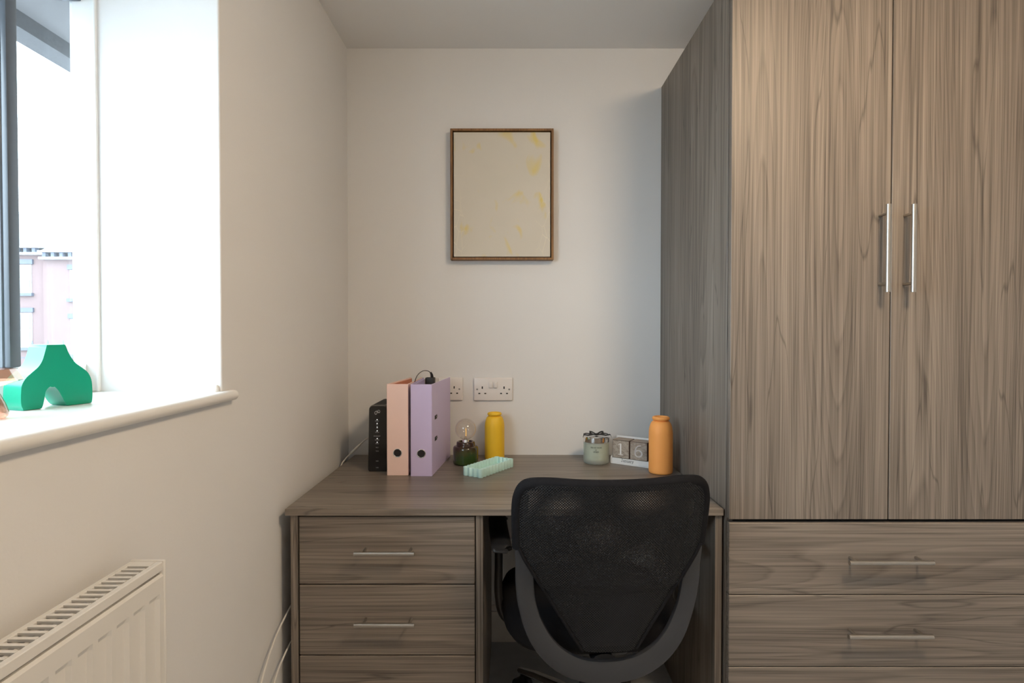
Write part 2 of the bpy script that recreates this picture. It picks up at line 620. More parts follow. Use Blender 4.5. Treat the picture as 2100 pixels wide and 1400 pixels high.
# ------------------------------------------------------------------ room shell
WY0, WY1 = -0.10, 1.206          # window opening along the left wall
SZ, HZ = 1.045, 1.93             # sill and head heights
XO = -0.935                       # outer face of the left wall
struct('floor', box(XL - 0.1, XR + 0.1, YF - 0.1, YB + 0.1, -0.08, 0), 'floor')
struct('ceiling', box(XL - 0.1, XR + 0.1, YF - 0.1, YB + 0.1, ZC, ZC + 0.1), 'ceil')
struct('wall_back', box(XL - 0.315, XR + 0.1, YB, YB + 0.12, 0, ZC), 'wall')
struct('wall_right', box(XR, XR + 0.12, YF, YB, 0, ZC), 'wall')
struct('wall_front', box(XL, XR, YF - 0.12, YF, 0, ZC), 'wall')
bm = bmesh.new()
def quadwall(bm):
    """left wall with a window opening and its deep plastered reveal"""
    ys = [YF, WY0, WY1, YB]
    zs = [0, SZ - 0.022, HZ, ZC]
    for xx in (XL, XO):
        g = [[bm.verts.new((xx, y, z)) for z in zs] for y in ys]
        for i in range(3):
            for j in range(3):
                if i == 1 and j == 1:
                    continue
                bm.faces.new((g[i][j], g[i + 1][j], g[i + 1][j + 1], g[i][j + 1]))
        if xx == XL:
            a = g
        else:
            b = g
    ring = [(1, 1), (2, 1), (2, 2), (1, 2)]
    for k in range(4):
        i, j = ring[k]
        i2, j2 = ring[(k + 1) % 4]
        bm.faces.new((a[i][j], b[i][j], b[i2][j2], a[i2][j2]))
    # soft plaster arris around the opening
    bm.edges.ensure_lookup_table()
    es = []
    for k in range(4):
        i, j = ring[k]
        i2, j2 = ring[(k + 1) % 4]
        e = bm.edges.get((a[i][j], a[i2][j2]))
        if e and not (j == 1 and j2 == 1):
            es.append(e)
    bmesh.ops.bevel(bm, geom=es, offset=0.004, segments=3, affect='EDGES', profile=0.5)
quadwall(bm)
struct('wall_left', bm, 'wall')
# skirting with a moulded top
def skirting(name, x0, x1, y0, y1, nx, ny):
    b = bmesh.new()
    bx(b, x0, x1, y0, y1, 0, 0.115, 0.001)
    bx(b, x0 + (0.006 if nx > 0 else 0), x1 - (0.006 if nx < 0 else 0), y0 + (0.006 if ny > 0 else 0), y1 - (0.006 if ny < 0 else 0), 0.115, 0.135, 0.002)
    struct(name, b, 'skirt')
skirting('baseboard_back', XL + 0.018, WX - 0.002, YB - 0.018, YB, 0, 1)
skirting('baseboard_left', XL, XL + 0.018, YF, YB, -1, 0)

# ------------------------------------------------------------------ window
win = thing('window_1', 'tall window with white trim and dark grey sash in deep white reveal', None, (-0.90, 0.55, SZ), kind='structure')
def wpart(name, bm, m, smooth=None):
    return obj(name, bm, m, win, smooth, world=True)
# white lining round the opening, dark sash members, clear panes
for y0, y1 in ((WY1 - 0.004, WY1 + 0.001), (WY0 - 0.001, WY0 + 0.004)):
    wpart('jamb_lining', box(-0.928, -0.881, y0, y1, SZ, HZ, 0.0015), 'trimwhite', 40)
wpart('bottom_rail', box(-0.938, -0.903, WY0 + 0.004, WY1 - 0.004, SZ - 0.001, 1.106, 0.004, 2), 'trimwhite', 40)
wpart('top_rail', box(-0.945, -0.905, WY0 + 0.004, WY1 - 0.004, 1.866, HZ + 0.002, 0.004, 2), 'anthracite', 40)
for y0 in (1.014, 0.40):
    b = bmesh.new()
    bx(b, -0.950, -0.915, y0 + 0.003, y0 + 0.026, 1.106, 1.866, 0.002)
    bx(b, -0.916, -0.904, y0 + 0.0045, y0 + 0.0285, 1.1065, 1.8655, 0.003, 2)
    wpart('mullion', b, 'anthracite', 40)
for y0, y1 in ((1.039, WY1 - 0.003), (0.427, 1.018), (WY0 + 0.003, 0.398)):
    wpart('window_pane', box(-0.933, -0.929, y0, y1, 1.100, 1.870), 'glass')
# bead of sealant up the corner of the reveal
wpart('corner_bead', box(-0.883, -0.877, WY1 - 0.007, WY1 + 0.001, SZ, HZ, 0.002, 2), 'trimwhite')
# bull-nosed sill board with its horn past the reveal
b = bmesh.new()
prof = []
for k in range(9):
    a = PI / 2 - PI * k / 8
    prof.append((-0.611 + 0.011 * math.cos(a), SZ - 0.011 + 0.011 * math.sin(a)))
outl = [(-0.95, SZ)] + prof + [(-0.95, SZ - 0.022)]
verts = prism(b, outl, WY0, WY1 - 0.0005)
horn = [(XL + 0.0005, SZ)] + prof + [(XL + 0.0005, SZ - 0.022)]
prism(b, horn, WY1 - 0.0005, WY1 + 0.034)
prism(b, horn, WY0 - 0.03, WY0)
wpart('window_sill', b, 'gloss_white', 35)
# lump of filler where sill meets reveal
b = bmesh.new()
bmesh.ops.create_uvsphere(b, u_segments=12, v_segments=8, radius=0.5)
bmesh.ops.scale(b, vec=(0.014, 0.016, 0.022), verts=b.verts)
bmesh.ops.translate(b, vec=(-0.630, WY1 - 0.004, SZ + 0.004), verts=b.verts)
wpart('filler_lump', b, 'gloss_white', 80)

# outside head: soffit slab with a hanging drip edge
t = thing('window_head_slab', 'grey concrete slab overhanging the window outside', 'overhang', (-1.05, 0.6, 1.852))
b = box(-1.16, XO - 0.001, -0.4, 2.4, 1.889, 2.03)
obj('slab', b, 'concrete', t, world=True)
obj('drip_edge', box(-1.16, -1.10, -0.4, 2.4, 1.852, 1.889), 'concrete_dk', t, world=True)

# ------------------------------------------------------------------ view outside
def P(px, py, Y=35.0):
    return ((px - 1050) * Y / 1160.0, 1.17 - (py - 682) * Y / 1160.0)
g = obj('street', box(-80, -1.5, -30, 80, -2.6, -2.5), 'asphalt')
tag(g, None, None, None, 'structure')
t = thing('terrace_house', 'pale red brick terrace house across the street outside the window', 'building', (-28.5, 36, -2.5))
def tp(name, bm, m, par=None):
    return obj(name, bm, m, par or t, world=True)
xa = P(101, 0)[0]
tp('brick_wall', box(-40, xa, 35.0, 44, -2.5, 5.95), 'brick')
tp('brick_wall', box(xa, -18, 34.6, 44, -2.5, 5.70), 'brick')
for i, (x0, x1, y, z) in enumerate(((-40, xa, 35.0, 5.95), (xa, -18, 34.6, 5.62))):
    cn = tp('eaves_cornice', box(x0, x1, y - 0.35, y, z, z + 0.14), 'ext_white')
    k = x0 + 0.2
    b = bmesh.new()
    while k < x1 - 0.3:
        if -32 < k < -25:
            q = box(k, k + 0.2, y - 0.3, y, z + 0.14, z + 0.42)
            tp('eaves_bracket', q, 'stone', cn)
        k += 0.52
    tp('gutter', box(x0, x1, y - 0.42, y - 0.02, z + 0.42, z + 0.52), 'ext_white', cn)
b = bmesh.new()
prism(b, [(-40, 6.45), (xa - 0.2, 6.45), (xa - 1.6, 8.6), (-40, 8.6)], 34.7, 40)
tp('slate_roof', b, 'slate')
b = bmesh.new()
prism(b, [(xa, 6.10), (-18, 6.10), (-23.5, 8.4)], 34.3, 40)
tp('gable', b, 'ext_white')
def farwin(px0, px1, l0, l1, g0, g1, s0, s1, Y):
    x0, zt = P(px0, g0, Y)
    x1, zb = P(px1, g1, Y)
    w = tp('far_window', box(x0, x1, Y - 0.05, Y + 0.1, zb, zt), 'ext_white')
    mz = (zt + zb) / 2
    tp('pane', box(x0 + 0.1, x1 - 0.1, Y - 0.08, Y - 0.04, mz + 0.06, zt - 0.1), 'ext_glass', w)
    tp('pane', box(x0 + 0.1, x1 - 0.1, Y - 0.08, Y - 0.04, zb + 0.1, mz - 0.06), 'ext_glass', w)
    tp('lintel', box(x0 - 0.12, x1 + 0.12, Y - 0.12, Y, P(0, l1, Y)[1], P(0, l0, Y)[1]), 'stone', w)
    tp('far_sill', box(x0 - 0.12, x1 + 0.12, Y - 0.2, Y, P(0, s1, Y)[1], P(0, s0, Y)[1]), 'stone', w)
farwin(28, 67, 532, 542, 543, 601, 601, 607, 35.0)
farwin(28, 67, 631, 640, 641, 712, 712, 718, 35.0)
farwin(146, 186, 543, 553, 554, 612, 612, 619, 34.6)
farwin(146, 186, 643, 653, 654, 726, 726, 732, 34.6)
t = thing('street_railing', 'dark blue spiked railing in front of the brick house', 'railing', (-26, 30, -2.5))
for k in range(16):
    x = -28.0 + k * 0.85
    b = bmesh.new()
    tube(b, [(x, 31, -2.5), (x, 31, 0.55)], 0.035, 6)
    lathe(b, [(0.06, 0.55), (0.0, 0.80)], 6, (x, 31))
    obj('post', b, 'rail', t, world=True)
for z in (-0.2, -1.8):
    obj('top_rail' if z > -1 else 'bottom_rail', box(-28.2, -15, 30.97, 31.03, z - 0.03, z + 0.03), 'rail', t, world=True)

# ------------------------------------------------------------------ ceiling lamp (behind the viewpoint)
lx, ly, lz = LAMP_POS
t = thing('ceiling_light', 'round opal ceiling light fixed flush to the ceiling', 'lamp', (lx, ly, lz))
b = bmesh.new()
lathe(b, [(0.0, ZC - lz), (0.165, ZC - lz), (0.165, 0.062), (0.152, 0.058), (0.0, 0.058)], 40)
obj('housing', b, 'gloss_white', t, 40)
b = bmesh.new()
lathe(b, [(0.0, -0.004), (0.10, -0.002), (0.138, 0.004), (0.150, 0.018), (0.150, 0.060), (0.0, 0.060)], 40)
obj('diffuser', b, 'opal', t, 60)
# ------------------------------------------------------------------ furniture
def bar_handle(parent, p0, p1, r, normal_y, mounts):
    """bar handle between two points with straight posts back to the front panel"""
    b = bmesh.new()
    tube(b, [p0, p1], r, 18)
    d = Vector(p1) - Vector(p0)
    for f in mounts:
        c = Vector(p0) + d * f
        tube(b, [(c.x, c.y + r * 0.3, c.z), (c.x, normal_y, c.z)], r * 0.62, 12)
    return obj('handle', b, 'steel', parent, 30, world=True)

# wardrobe
wd = thing('wardrobe', 'tall grey-brown wood-effect wardrobe with two doors above wide drawers', 'wardrobe', (0.97, 1.80, 0))
WZ, WR = 2.092, 1.386
def wp(name, bm, m, par=None):
    return obj(name, bm, m, par or wd, world=True)
wp('side_panel', box(WX, WX + 0.018, WF + 0.023, YB - 0.001, 0.0, WZ, 0.0008), 'wv')
wp('side_panel', box(WR - 0.018, WR, WF + 0.023, YB - 0.001, 0.0, WZ, 0.0008), 'wv')
wp('top_panel', box(WX + 0.018, WR - 0.018, WF + 0.023, YB - 0.001, WZ - 0.018, WZ), 'wh')
wp('back_panel', box(WX + 0.018, WR - 0.018, YB - 0.012, YB - 0.003, 0.08, WZ - 0.018), 'wv')
wp('mid_shelf', box(WX + 0.018, WR - 0.018, WF + 0.028, YB - 0.012, 0.672, 0.690), 'dark_core')
wp('plinth', box(WX + 0.018, WR - 0.018, WF + 0.06, WF + 0.078, 0.0, 0.10), 'wh')
mid = 0.9725
for k, (x0, x1) in enumerate(((WX + 0.001, mid - 0.0015), (mid + 0.0015, WR - 0.001))):
    d = wp('door', box(x0, x1, WF, WF + 0.019, 0.6875, WZ - 0.002, 0.0012), 'wv')
    hx = (0.9425, 1.0065)[k]
    bar_handle(d, (hx, WF - 0.035, 1.272), (hx, WF - 0.035, 1.4915), 0.006, WF, (0.10, 0.90))
zt = 0.6785
for k in range(3):
    zb = zt - 0.1862
    d = wp('drawer', box(WX + 0.001, WR - 0.001, WF, WF + 0.019, zb, zt, 0.0018), 'wh')
    hz = zt - 0.0895
    bar_handle(d, (0.8525, WF - 0.035, hz), (1.0655, WF - 0.035, hz), 0.0058, WF, (0.10, 0.90))
    zt = zb - 0.0022

# desk: drawer unit, end panel, worktop
DF = 1.4796
du = thing('drawer_unit', 'grey-brown three-drawer pedestal under the left end of the desk', 'drawers', (-0.33, 1.80, 0))
def dp(name, bm, m, par=None):
    return obj(name, bm, m, par or du, world=True)
UT = DT - 0.0185
dp('side_panel', box(-0.586, -0.567, DF + 0.008, YB - 0.025, 0, UT, 0.0006), 'wv')
dp('side_panel', box(-0.0955, -0.0770, DF + 0.008, YB - 0.025, 0, UT, 0.0006), 'wv')
dp('back_panel', box(-0.567, -0.0955, YB - 0.033, YB - 0.025, 0.05, UT), 'wv')
dp('plinth', box(-0.567, -0.0955, DF + 0.05, DF + 0.068, 0, 0.11), 'wh')
dp('inner_box', box(-0.565, -0.0975, DF + 0.032, YB - 0.035, 0.115, UT - 0.004), 'dark_core')
zt = UT - 0.0045
for k in range(3):
    zb = zt - (0.1795, 0.1865, 0.1865)[k]
    d = dp('drawer', box(-0.5635, -0.0985, DF + 0.0085, DF + 0.027, zb, zt, 0.0018), 'wh')
    hz = (0.5985, 0.4125, 0.2255)[k]
    bar_handle(d, (-0.409, DF - 0.026, hz), (-0.2530, DF - 0.026, hz), 0.0054, DF + 0.0085, (0.14, 0.91))
    zt = zb - 0.0026
tag(obj('desk_end_panel', box(0.5375, 0.5555, DF + 0.008, YB - 0.025, 0, UT, 0.0006), 'wv'), 'upright grey-brown end panel carrying the desk beside the wardrobe', 'panel')
tag(obj('desktop', box(-0.597, 0.5565, DF, YB - 0.001, UT + 0.0003, DT, 0.0010), 'wd'), 'grey-brown wood-effect desk worktop between window wall and wardrobe', 'desktop')

# ------------------------------------------------------------------ radiator
t = thing('radiator', 'white steel panel radiator with slotted top grille under the window', 'radiator', (-0.563, 0.30, 0.22))
RZ, RY0, RY1 = 0.817, -0.35, 0.874
RXb, RXf = -0.590, -0.5385
def rp(name, bm, m, smooth=None, par=None):
    return obj(name, bm, m, par or t, smooth, world=True)
# fluted front panel
b = bmesh.new()
ys = []
pitch = 0.0345
yy = RY1 - 0.028
fl = []
while yy > RY0 + 0.03:
    fl.append(yy)
    yy -= pitch
topz, botz = RZ - 0.022, 0.235
fz_t, fz_b = RZ - 0.048, 0.265
levels = [topz, fz_t + 0.002, fz_t - 0.006, fz_b + 0.006, fz_b - 0.002, botz]
depthk = [0, 0, 1, 1, 0, 0]
cols = [(RY0 + 0.004, 0)]
for c in reversed(fl):
    cols += [(c - 0.0125, 0), (c - 0.0085, 1), (c + 0.0085, 1), (c + 0.0125, 0)]
cols.append((RY1 - 0.004, 0))
grid = [[b.verts.new((RXf - 0.0052 * dk * dc, y, z)) for (y, dc) in cols] for z, dk in zip(levels, depthk)]
for i in range(len(levels) - 1):
    for j in range(len(cols) - 1):
        b.faces.new((grid[i][j], grid[i][j + 1], grid[i + 1][j + 1], grid[i + 1][j]))
# rounded top lip and turned-in edges
back = [b.verts.new((RXf - 0.011, y, topz + 0.002)) for (y, dc) in cols]
lip = [b.verts.new((RXf - 0.003, y, topz + 0.004)) for (y, dc) in cols]
for j in range(len(cols) - 1):
    b.faces.new((grid[0][j], lip[j], lip[j + 1], grid[0][j + 1]))
    b.faces.new((lip[j], back[j], back[j + 1], lip[j + 1]))
rp('front_panel', b, 'radiator', 18)
rp('back_panel', box(RXb, RXb + 0.010, RY0 + 0.004, RY1 - 0.004, 0.235, RZ - 0.02, 0.003), 'radiator')
b = bmesh.new()
y = RY0 + 0.03
while y < RY1 - 0.02:
    bx(b, RXb + 0.012, RXf - 0.013, y, y + 0.0016, 0.25, RZ - 0.03)
    y += 0.0125
tag(rp('convector_fins', b, 'radiator_dark'), kind='stuff')
# top grille: rails, end bridges and a bar between every two slots
gr = rp('top_grille', box(RXb, RXb + 0.0085, RY0, RY1 - 0.006, RZ - 0.014, RZ, 0.001), 'radiator')
rp('grille_rail', box(RXf - 0.0105, RXf - 0.001, RY0, RY1 - 0.006, RZ - 0.014, RZ, 0.001), 'radiator', None, gr)
sp0 = 0.0136
yb = RY1 - 0.024
rp('grille_bar', box(RXb + 0.0085, RXf - 0.0105, yb, RY1 - 0.006, RZ - 0.003, RZ), 'radiator', None, gr)
k = 0
barmesh = None
yc = yb - 0.0080
while yc - 0.0081 > RY0 and k < 80:
    if barmesh is None:
        o = rp('grille_bar', box(RXb + 0.0085, RXf - 0.0105, yc - 0.0056, yc, RZ - 0.003, RZ), 'radiator', None, gr)
        barmesh = o
    else:
        o = barmesh.copy()
        COL.objects.link(o)
        o.location = (0, -k * sp0, 0)
    yc -= sp0
    k += 1
rp('end_panel', box(RXb - 0.001, RXf + 0.001, RY1 - 0.006, RY1, 0.24, RZ + 0.0015, 0.002, 2), 'radiator', 40)
rp('end_panel', box(RXb - 0.001, RXf + 0.001, RY0 - 0.006, RY0, 0.24, RZ + 0.0015, 0.002, 2), 'radiator', 40)
for yv in (RY0 + 0.15, RY1 - 0.15):
    rp('wall_bracket', box(XL, RXb, yv - 0.02, yv + 0.02, 0.30, 0.75), 'radiator')

# ------------------------------------------------------------------ picture
t = thing('framed_painting', 'cream abstract painting with yellow dabs in thin walnut frame above desk', 'painting', (-0.0373, 2.125, 1.441))
px0, px1, pz0, pz1 = -0.1918, 0.1918, 0.0, 0.4855
fw = 0.0085
for nm, a in (('frame_side', (px0, px0 + fw, pz0, pz1)), ('frame_side', (px1 - fw, px1, pz0, pz1)), ('frame_side', (px0 + fw, px1 - fw, pz0, pz0 + fw)), ('frame_side', (px0 + fw, px1 - fw, pz1 - fw, pz1))):
    obj(nm, box(a[0], a[1], -0.018, 0.0145, a[2], a[3], 0.0008), 'walnut', t)
obj('shadow_gap', box(px0 + fw, px1 - fw, 0.004, 0.012, pz0 + fw, pz1 - fw), 'dark_core', t)
obj('canvas', box(px0 + fw + 0.0035, px1 - fw - 0.0035, -0.012, 0.004, pz0 + fw + 0.0035, pz1 - fw - 0.0035, 0.001), 'canvas', t)

# ------------------------------------------------------------------ sockets
def socket(cx, cz, label):
    t = thing('wall_socket', label, 'socket', (cx, YB, cz), group='double wall sockets')
    b = box(-0.073, 0.073, -0.009, 0.0, -0.043, 0.043, 0.003, 3)
    obj('face_plate', b, 'socket', t, 40)
    for s in (-1, 1):
        ox = s * 0.041
        for (hx, hz, w, h) in ((0, 0.006, 0.0042, 0.009), (-0.0112, -0.016, 0.0072, 0.0042), (0.0112, -0.016, 0.0072, 0.0042)):
            obj('pin_hole', box(ox + hx - w / 2, ox + hx + w / 2, -0.0094, -0.006, hz - h / 2, hz + h / 2), 'slot', t)
        b = bmesh.new()
        tube(b, [(s * 0.0605, -0.006, -0.0005), (s * 0.0605, -0.0096, -0.0005)], 0.0034, 14)
        obj('screw', b, 'screw', t)
        b = box(s * 0.0094 - 0.0066, s * 0.0094 + 0.0066, -0.0150, -0.008, 0.0065, 0.029, 0.0012, 2)
        obj('rocker_switch', b, 'socket', t, 40, mtx=Matrix.Rotation(0.05, 4, 'X'))
    return t
def back(px, py, Y=YB):
    return ((px - 1050) * Y / 1160, 1.17 - (py - 682) * Y / 1160)
x, z = back(1011.5, 797.5)
socket(x, z, 'white double wall socket with two switches above the yellow bottle')
x2, z2 = back(909.5, 797)
socket(x2, z2, 'white double wall socket half hidden behind the lavender binder')

# adapter and plug in the hidden outlet, with its lead
t = thing('power_adapter', 'black power adapter with thin black lead plugged in behind lavender binder', 'adapter', (x2 - 0.041, YB - 0.035, z2 + 0.01))
obj('adapter_body', box(-0.021, 0.013, -0.016, 0.016, -0.035, 0.036, 0.003, 2), 'black_matte', t, 40)
obj('plug_back', box(-0.024, 0.024, 0.0165, 0.0255, -0.033, 0.033, 0.003, 2), 'socket', t, 40)
b = bmesh.new()
tube(b, [(0.003, -0.004, 0.036), (0.002, -0.006, 0.046), (-0.001, -0.010, 0.055)], [0.0062, 0.0052, 0.0036], 12)
obj('strain_relief', b, 'black_matte', t, 60)
b = bmesh.new()
tube(b, spline([(-0.001, -0.010, 0.053), (-0.010, -0.020, 0.061), (-0.022, -0.07, 0.064), (-0.030, -0.14, 0.052), (-0.0318, -0.185, 0.025), (-0.0318, -0.20, -0.02), (-0.0318, -0.20, -0.10), (-0.0318, -0.18, -0.22), (-0.0318, -0.10, -0.256)], 8), 0.0014, 8)
obj('lead', b, 'cable_b', t, 60)

# ------------------------------------------------------------------ lever-arch binders
def binder(name, label, mcol, minner, fl, fr, bl, br, zh, slots):
    """spine from fl to fr, covers running back to bl and br (world x, y)"""
    c = ((fl[0] + fr[0]) / 2, (fl[1] + fr[1]) / 2)
    t = thing(name, label, 'binder', (c[0], c[1], DT), group='lever-arch binders on the desk')
    th = 0.0026
    L = lambda p: Vector((p[0] - c[0], p[1] - c[1]))
    fl, fr, bl, br = map(L, (fl, fr, bl, br))
    def slab(p, q, z0, z1):
        d = (q - p).normalized()
        n = Vector((-d.y, d.x)) * th / 2
        b = bmesh.new()
        vs = []
        for z in (z0, z1):
            for w in (p + n, q + n, q - n, p - n):
                vs.append(b.verts.new((w.x, w.y, z)))
        for f in ((0, 3, 2, 1), (4, 5, 6, 7), (0, 1, 5, 4), (1, 2, 6, 5), (2, 3, 7, 6), (3, 0, 4, 7)):
            b.faces.new([vs[i] for i in f])
        bmesh.ops.bevel(b, geom=list(b.edges), offset=0.0006, segments=1, affect='EDGES')
        return b
    sp = obj('spine', slab(fl, fr, 0.0002, zh), mcol, t)
    obj('cover', slab(fl, bl, 0.0002, zh), mcol, t)
    cv = obj('cover', slab(fr, br, 0.0002, zh), mcol, t)
    # lining boards inside the covers
    inn = slab(fl + Vector((0.004, 0.006)), bl + Vector((0.004, -0.004)), 0.004, zh - 0.004)
    obj('lining', inn, minner, t)
    # finger ring low on the spine
    u = (fr - fl).normalized()
    nrm = Vector((u.y, -u.x))
    cc = (fl + fr) / 2
    zr = 0.0735
    b = bmesh.new()
    n = 32
    ring = []
    for k in range(n):
        a = 2 * PI * k / n
        row = []
        for q in range(8):
            w = 2 * PI * q / 8
            rr = 0.0132 + 0.0014 * math.cos(w)
            off = 0.0012 * math.sin(w) + 0.0016
            p2 = cc + u * (rr * math.cos(a)) + nrm * off
            row.append(b.verts.new((p2.x, p2.y, zr + rr * math.sin(a))))
        ring.append(row)
    for k in range(n):
        for q in range(8):
            b.faces.new((ring[k][q], ring[(k + 1) % n][q], ring[(k + 1) % n][(q + 1) % 8], ring[k][(q + 1) % 8]))
    obj('finger_ring', b, 'chrome', sp, 80)
    b = bmesh.new()
    a0 = cc + nrm * 0.0006
    a1 = cc + nrm * 0.00165
    tube(b, [(a0.x, a0.y, zr), (a1.x, a1.y, zr)], 0.0122, 28)
    obj('finger_hole', b, 'ring_dark', sp)
    if slots:
        d = (br - fr).normalized()
        nn = Vector((d.y, -d.x))
        for zz in slots:
            b = bmesh.new()
            q0 = fr + d * 0.040
            q1 = fr + d * 0.074
            for (p0, p1, z0, z1, o0) in ((q0, q1, zz - 0.0065, zz + 0.0065, 0.0018),):
                w = [(p0, z0), (p1, z0), (p1, z1), (p0, z1)]
                A = [b.verts.new((*(p + nn * (o0)), z)) for p, z in w]
                B = [b.verts.new((*(p + nn * (o0 - 0.001)), z)) for p, z in w]
                b.faces.new(A)
                b.faces.new(B[::-1])
                for i in range(4):
                    b.faces.new((A[i], A[(i + 1) % 4], B[(i + 1) % 4], B[i]))
            sl = obj('locking_slot', b, 'ring_dark', cv)
            b = bmesh.new()
            m0 = fr + d * 0.046 + nn * 0.0018
            m1 = fr + d * 0.068 + nn * 0.0018
            tube(b, [(m0.x, m0.y, zz + 0.001), (m1.x, m1.y, zz + 0.001)], 0.0030, 8)
            obj('locking_tab', b, 'grey_hole', cv)
    # lever-arch mechanism riveted inside
    e = br - fr
    q = fr + e * 0.55 + Vector((-0.007, 0))
    obj('arch_mechanism', box(q.x - 0.004, q.x + 0.004, q.y - 0.03, q.y + 0.03, zh * 0.38, zh * 0.72, 0.001), 'steel', t)
    return t
binder('ring_binder', 'peach card lever-arch binder standing between black router and lavender binder', 'peach', 'peach_in',
       (-0.4045, 1.8285), (-0.3375, 1.8285), (-0.377, 2.106), (-0.3365, 2.110), 0.297, None)
binder('ring_binder', 'lavender card lever-arch binder standing right of the peach one', 'lav', 'lav',
       (-0.3255, 1.8175), (-0.2590, 1.8175), (-0.328, 2.094), (-0.2330, 2.1185), 0.297, (0.1835, 0.1125))

# ------------------------------------------------------------------ router
t = thing('router', 'upright black broadband router leaning beside the peach binder', 'router', (-0.4465, 1.880, DT), 0.0)
b = bmesh.new()
def rsec(w0, w1, zt):
    """front outline of the router: broad foot, sloping sides, rounded shoulders"""
    pts = [(-w0 + 0.004, 0.0), (w0 - 0.004, 0.0), (w0, 0.005)]
    for k in range(5):
        a = PI / 2 * k / 4
        pts.append((w1 - 0.012 + 0.012 * math.cos(a), zt - 0.012 + 0.012 * math.sin(a)))
    for k in range(5):
        a = PI / 2 + PI / 2 * k / 4
        pts.append((-w1 + 0.012 + 0.012 * math.cos(a), zt - 0.012 + 0.012 * math.sin(a)))
    pts.append((-w0, 0.005))
    return pts
o0 = rsec(0.0355, 0.0310, 0.2205)
lay = []
for (yy, sc) in ((0.0, 0.93), (0.004, 0.985), (0.010, 1.0), (0.195, 1.0), (0.200, 0.97)):
    lay.append([b.verts.new((x * sc, yy, 0.0002 + max(0, z - 0.0) * (1 if sc > 0.99 else 0.992 + 0.0))) for x, z in o0])
nn = len(o0)
for A, B in zip(lay, lay[1:]):
    for i in range(nn):
        b.faces.new((A[i], A[(i + 1) % nn], B[(i + 1) % nn], B[i]))
b.faces.new(lay[0][::-1])
b.faces.new(lay[-1])
case = obj('case', b, 'black_pl', t, 45)
# vents in the top
for k in range(9):
    obj('vent_rib', box(-0.019, 0.019, 0.030 + k * 0.017, 0.036 + k * 0.017, 0.2200, 0.2222), 'black_matte', t)
# looping ribbon mark near the top of the front
pts = []
for k in range(37):
    a = 2 * PI * k / 36
    d = 1 + math.sin(a) ** 2
    x = 0.0088 * math.cos(a) / d
    zz = 0.0125 * math.sin(a) * math.cos(a) / d
    pts.append((x * 0.95 - zz * 0.3 - 0.002, -0.0006, zz + x * 0.45 + 0.1985))
b = bmesh.new()
tube(b, pts, 0.00075, 6, cap=False)
pts2 = [(-0.0085, -0.0006, 0.2000), (-0.0050, -0.0006, 0.2025), (-0.001, -0.0006, 0.2010), (0.003, -0.0006, 0.1985), (0.0065, -0.0006, 0.1985)]
tube(b, spline(pts2, 5), 0.0007, 6)
obj('ribbon_mark', b, 'print_grey', t, 80)
for (s, zz, led) in (('Power', 0.1690, True), ('DS', 0.1565, True), ('US', 0.1440, True), ('Online', 0.1315, True), ('ETHERNET', 0.1185, False), ('2.4GHz', 0.1060, True), ('5GHz', 0.0935, True), ('Tel 1', 0.0805, False), ('Tel 2', 0.0685, False), ('WiFi', 0.0350, False), ('WPS', 0.0130, False)):
    bt = text_bm(s, 0.0046, 0.0001)
    obj('indicator_text', bt, 'print_grey', t, mtx=Matrix.Translation((-0.003, -0.0004, zz)))
    if led:
        obj('indicator_light', box(-0.0040, -0.0014, -0.0006, 0.0004, zz + 0.0034, zz + 0.0058), 'led', t)

# white lead from the router down behind the desk
b = bmesh.new()
P0 = [(-0.485, 2.02, 0.800), (-0.520, 2.03, 0.790), (-0.550, 2.035, 0.765), (-0.578, 2.03, 0.738), (-0.598, 2.02, 0.716), (-0.608, 2.00, 0.690), (-0.609, 1.98, 0.60)]
tube(b, spline(P0, 8), 0.0028, 8)
t = thing('router_lead', 'white lead running from the router down beside the desk', 'cable', (-0.609, 1.98, 0.60))
obj('lead', b, 'cable_w', t, 60, world=True)
b = bmesh.new()
tube(b, [(-0.548, 2.0348, 0.7665), (-0.580, 2.029, 0.7360)], [0.0042, 0.0048], 10)
obj('connector_sleeve', b, 'cable_w', t, 60, world=True)

# two thin white cables hanging between wall and drawers
for i, (lab, pts) in enumerate((
        ('thin white cable emerging higher beside the drawer unit', [(-0.6055, 1.70, 0.50), (-0.605, 1.60, 0.447), (-0.604, 1.544, 0.427), (-0.603, 1.442, 0.398), (-0.602, 1.345, 0.330), (-0.600, 1.26, 0.20), (-0.5975, 1.22, 0.09), (-0.5955, 1.20, 0.0035)]),
        ('thin white cable emerging lower beside the drawer unit', [(-0.6025, 1.70, 0.30), (-0.602, 1.61, 0.329), (-0.601, 1.55, 0.332), (-0.600, 1.473, 0.319), (-0.598, 1.405, 0.285), (-0.596, 1.34, 0.19), (-0.5945, 1.31, 0.08), (-0.594, 1.30, 0.0035)]))):
    b = bmesh.new()
    tube(b, spline(pts, 8), 0.0024, 8)
    tag(obj('white_cable', b, 'cable_w', None, 60), lab, 'cable', 'white cables beside the drawers')

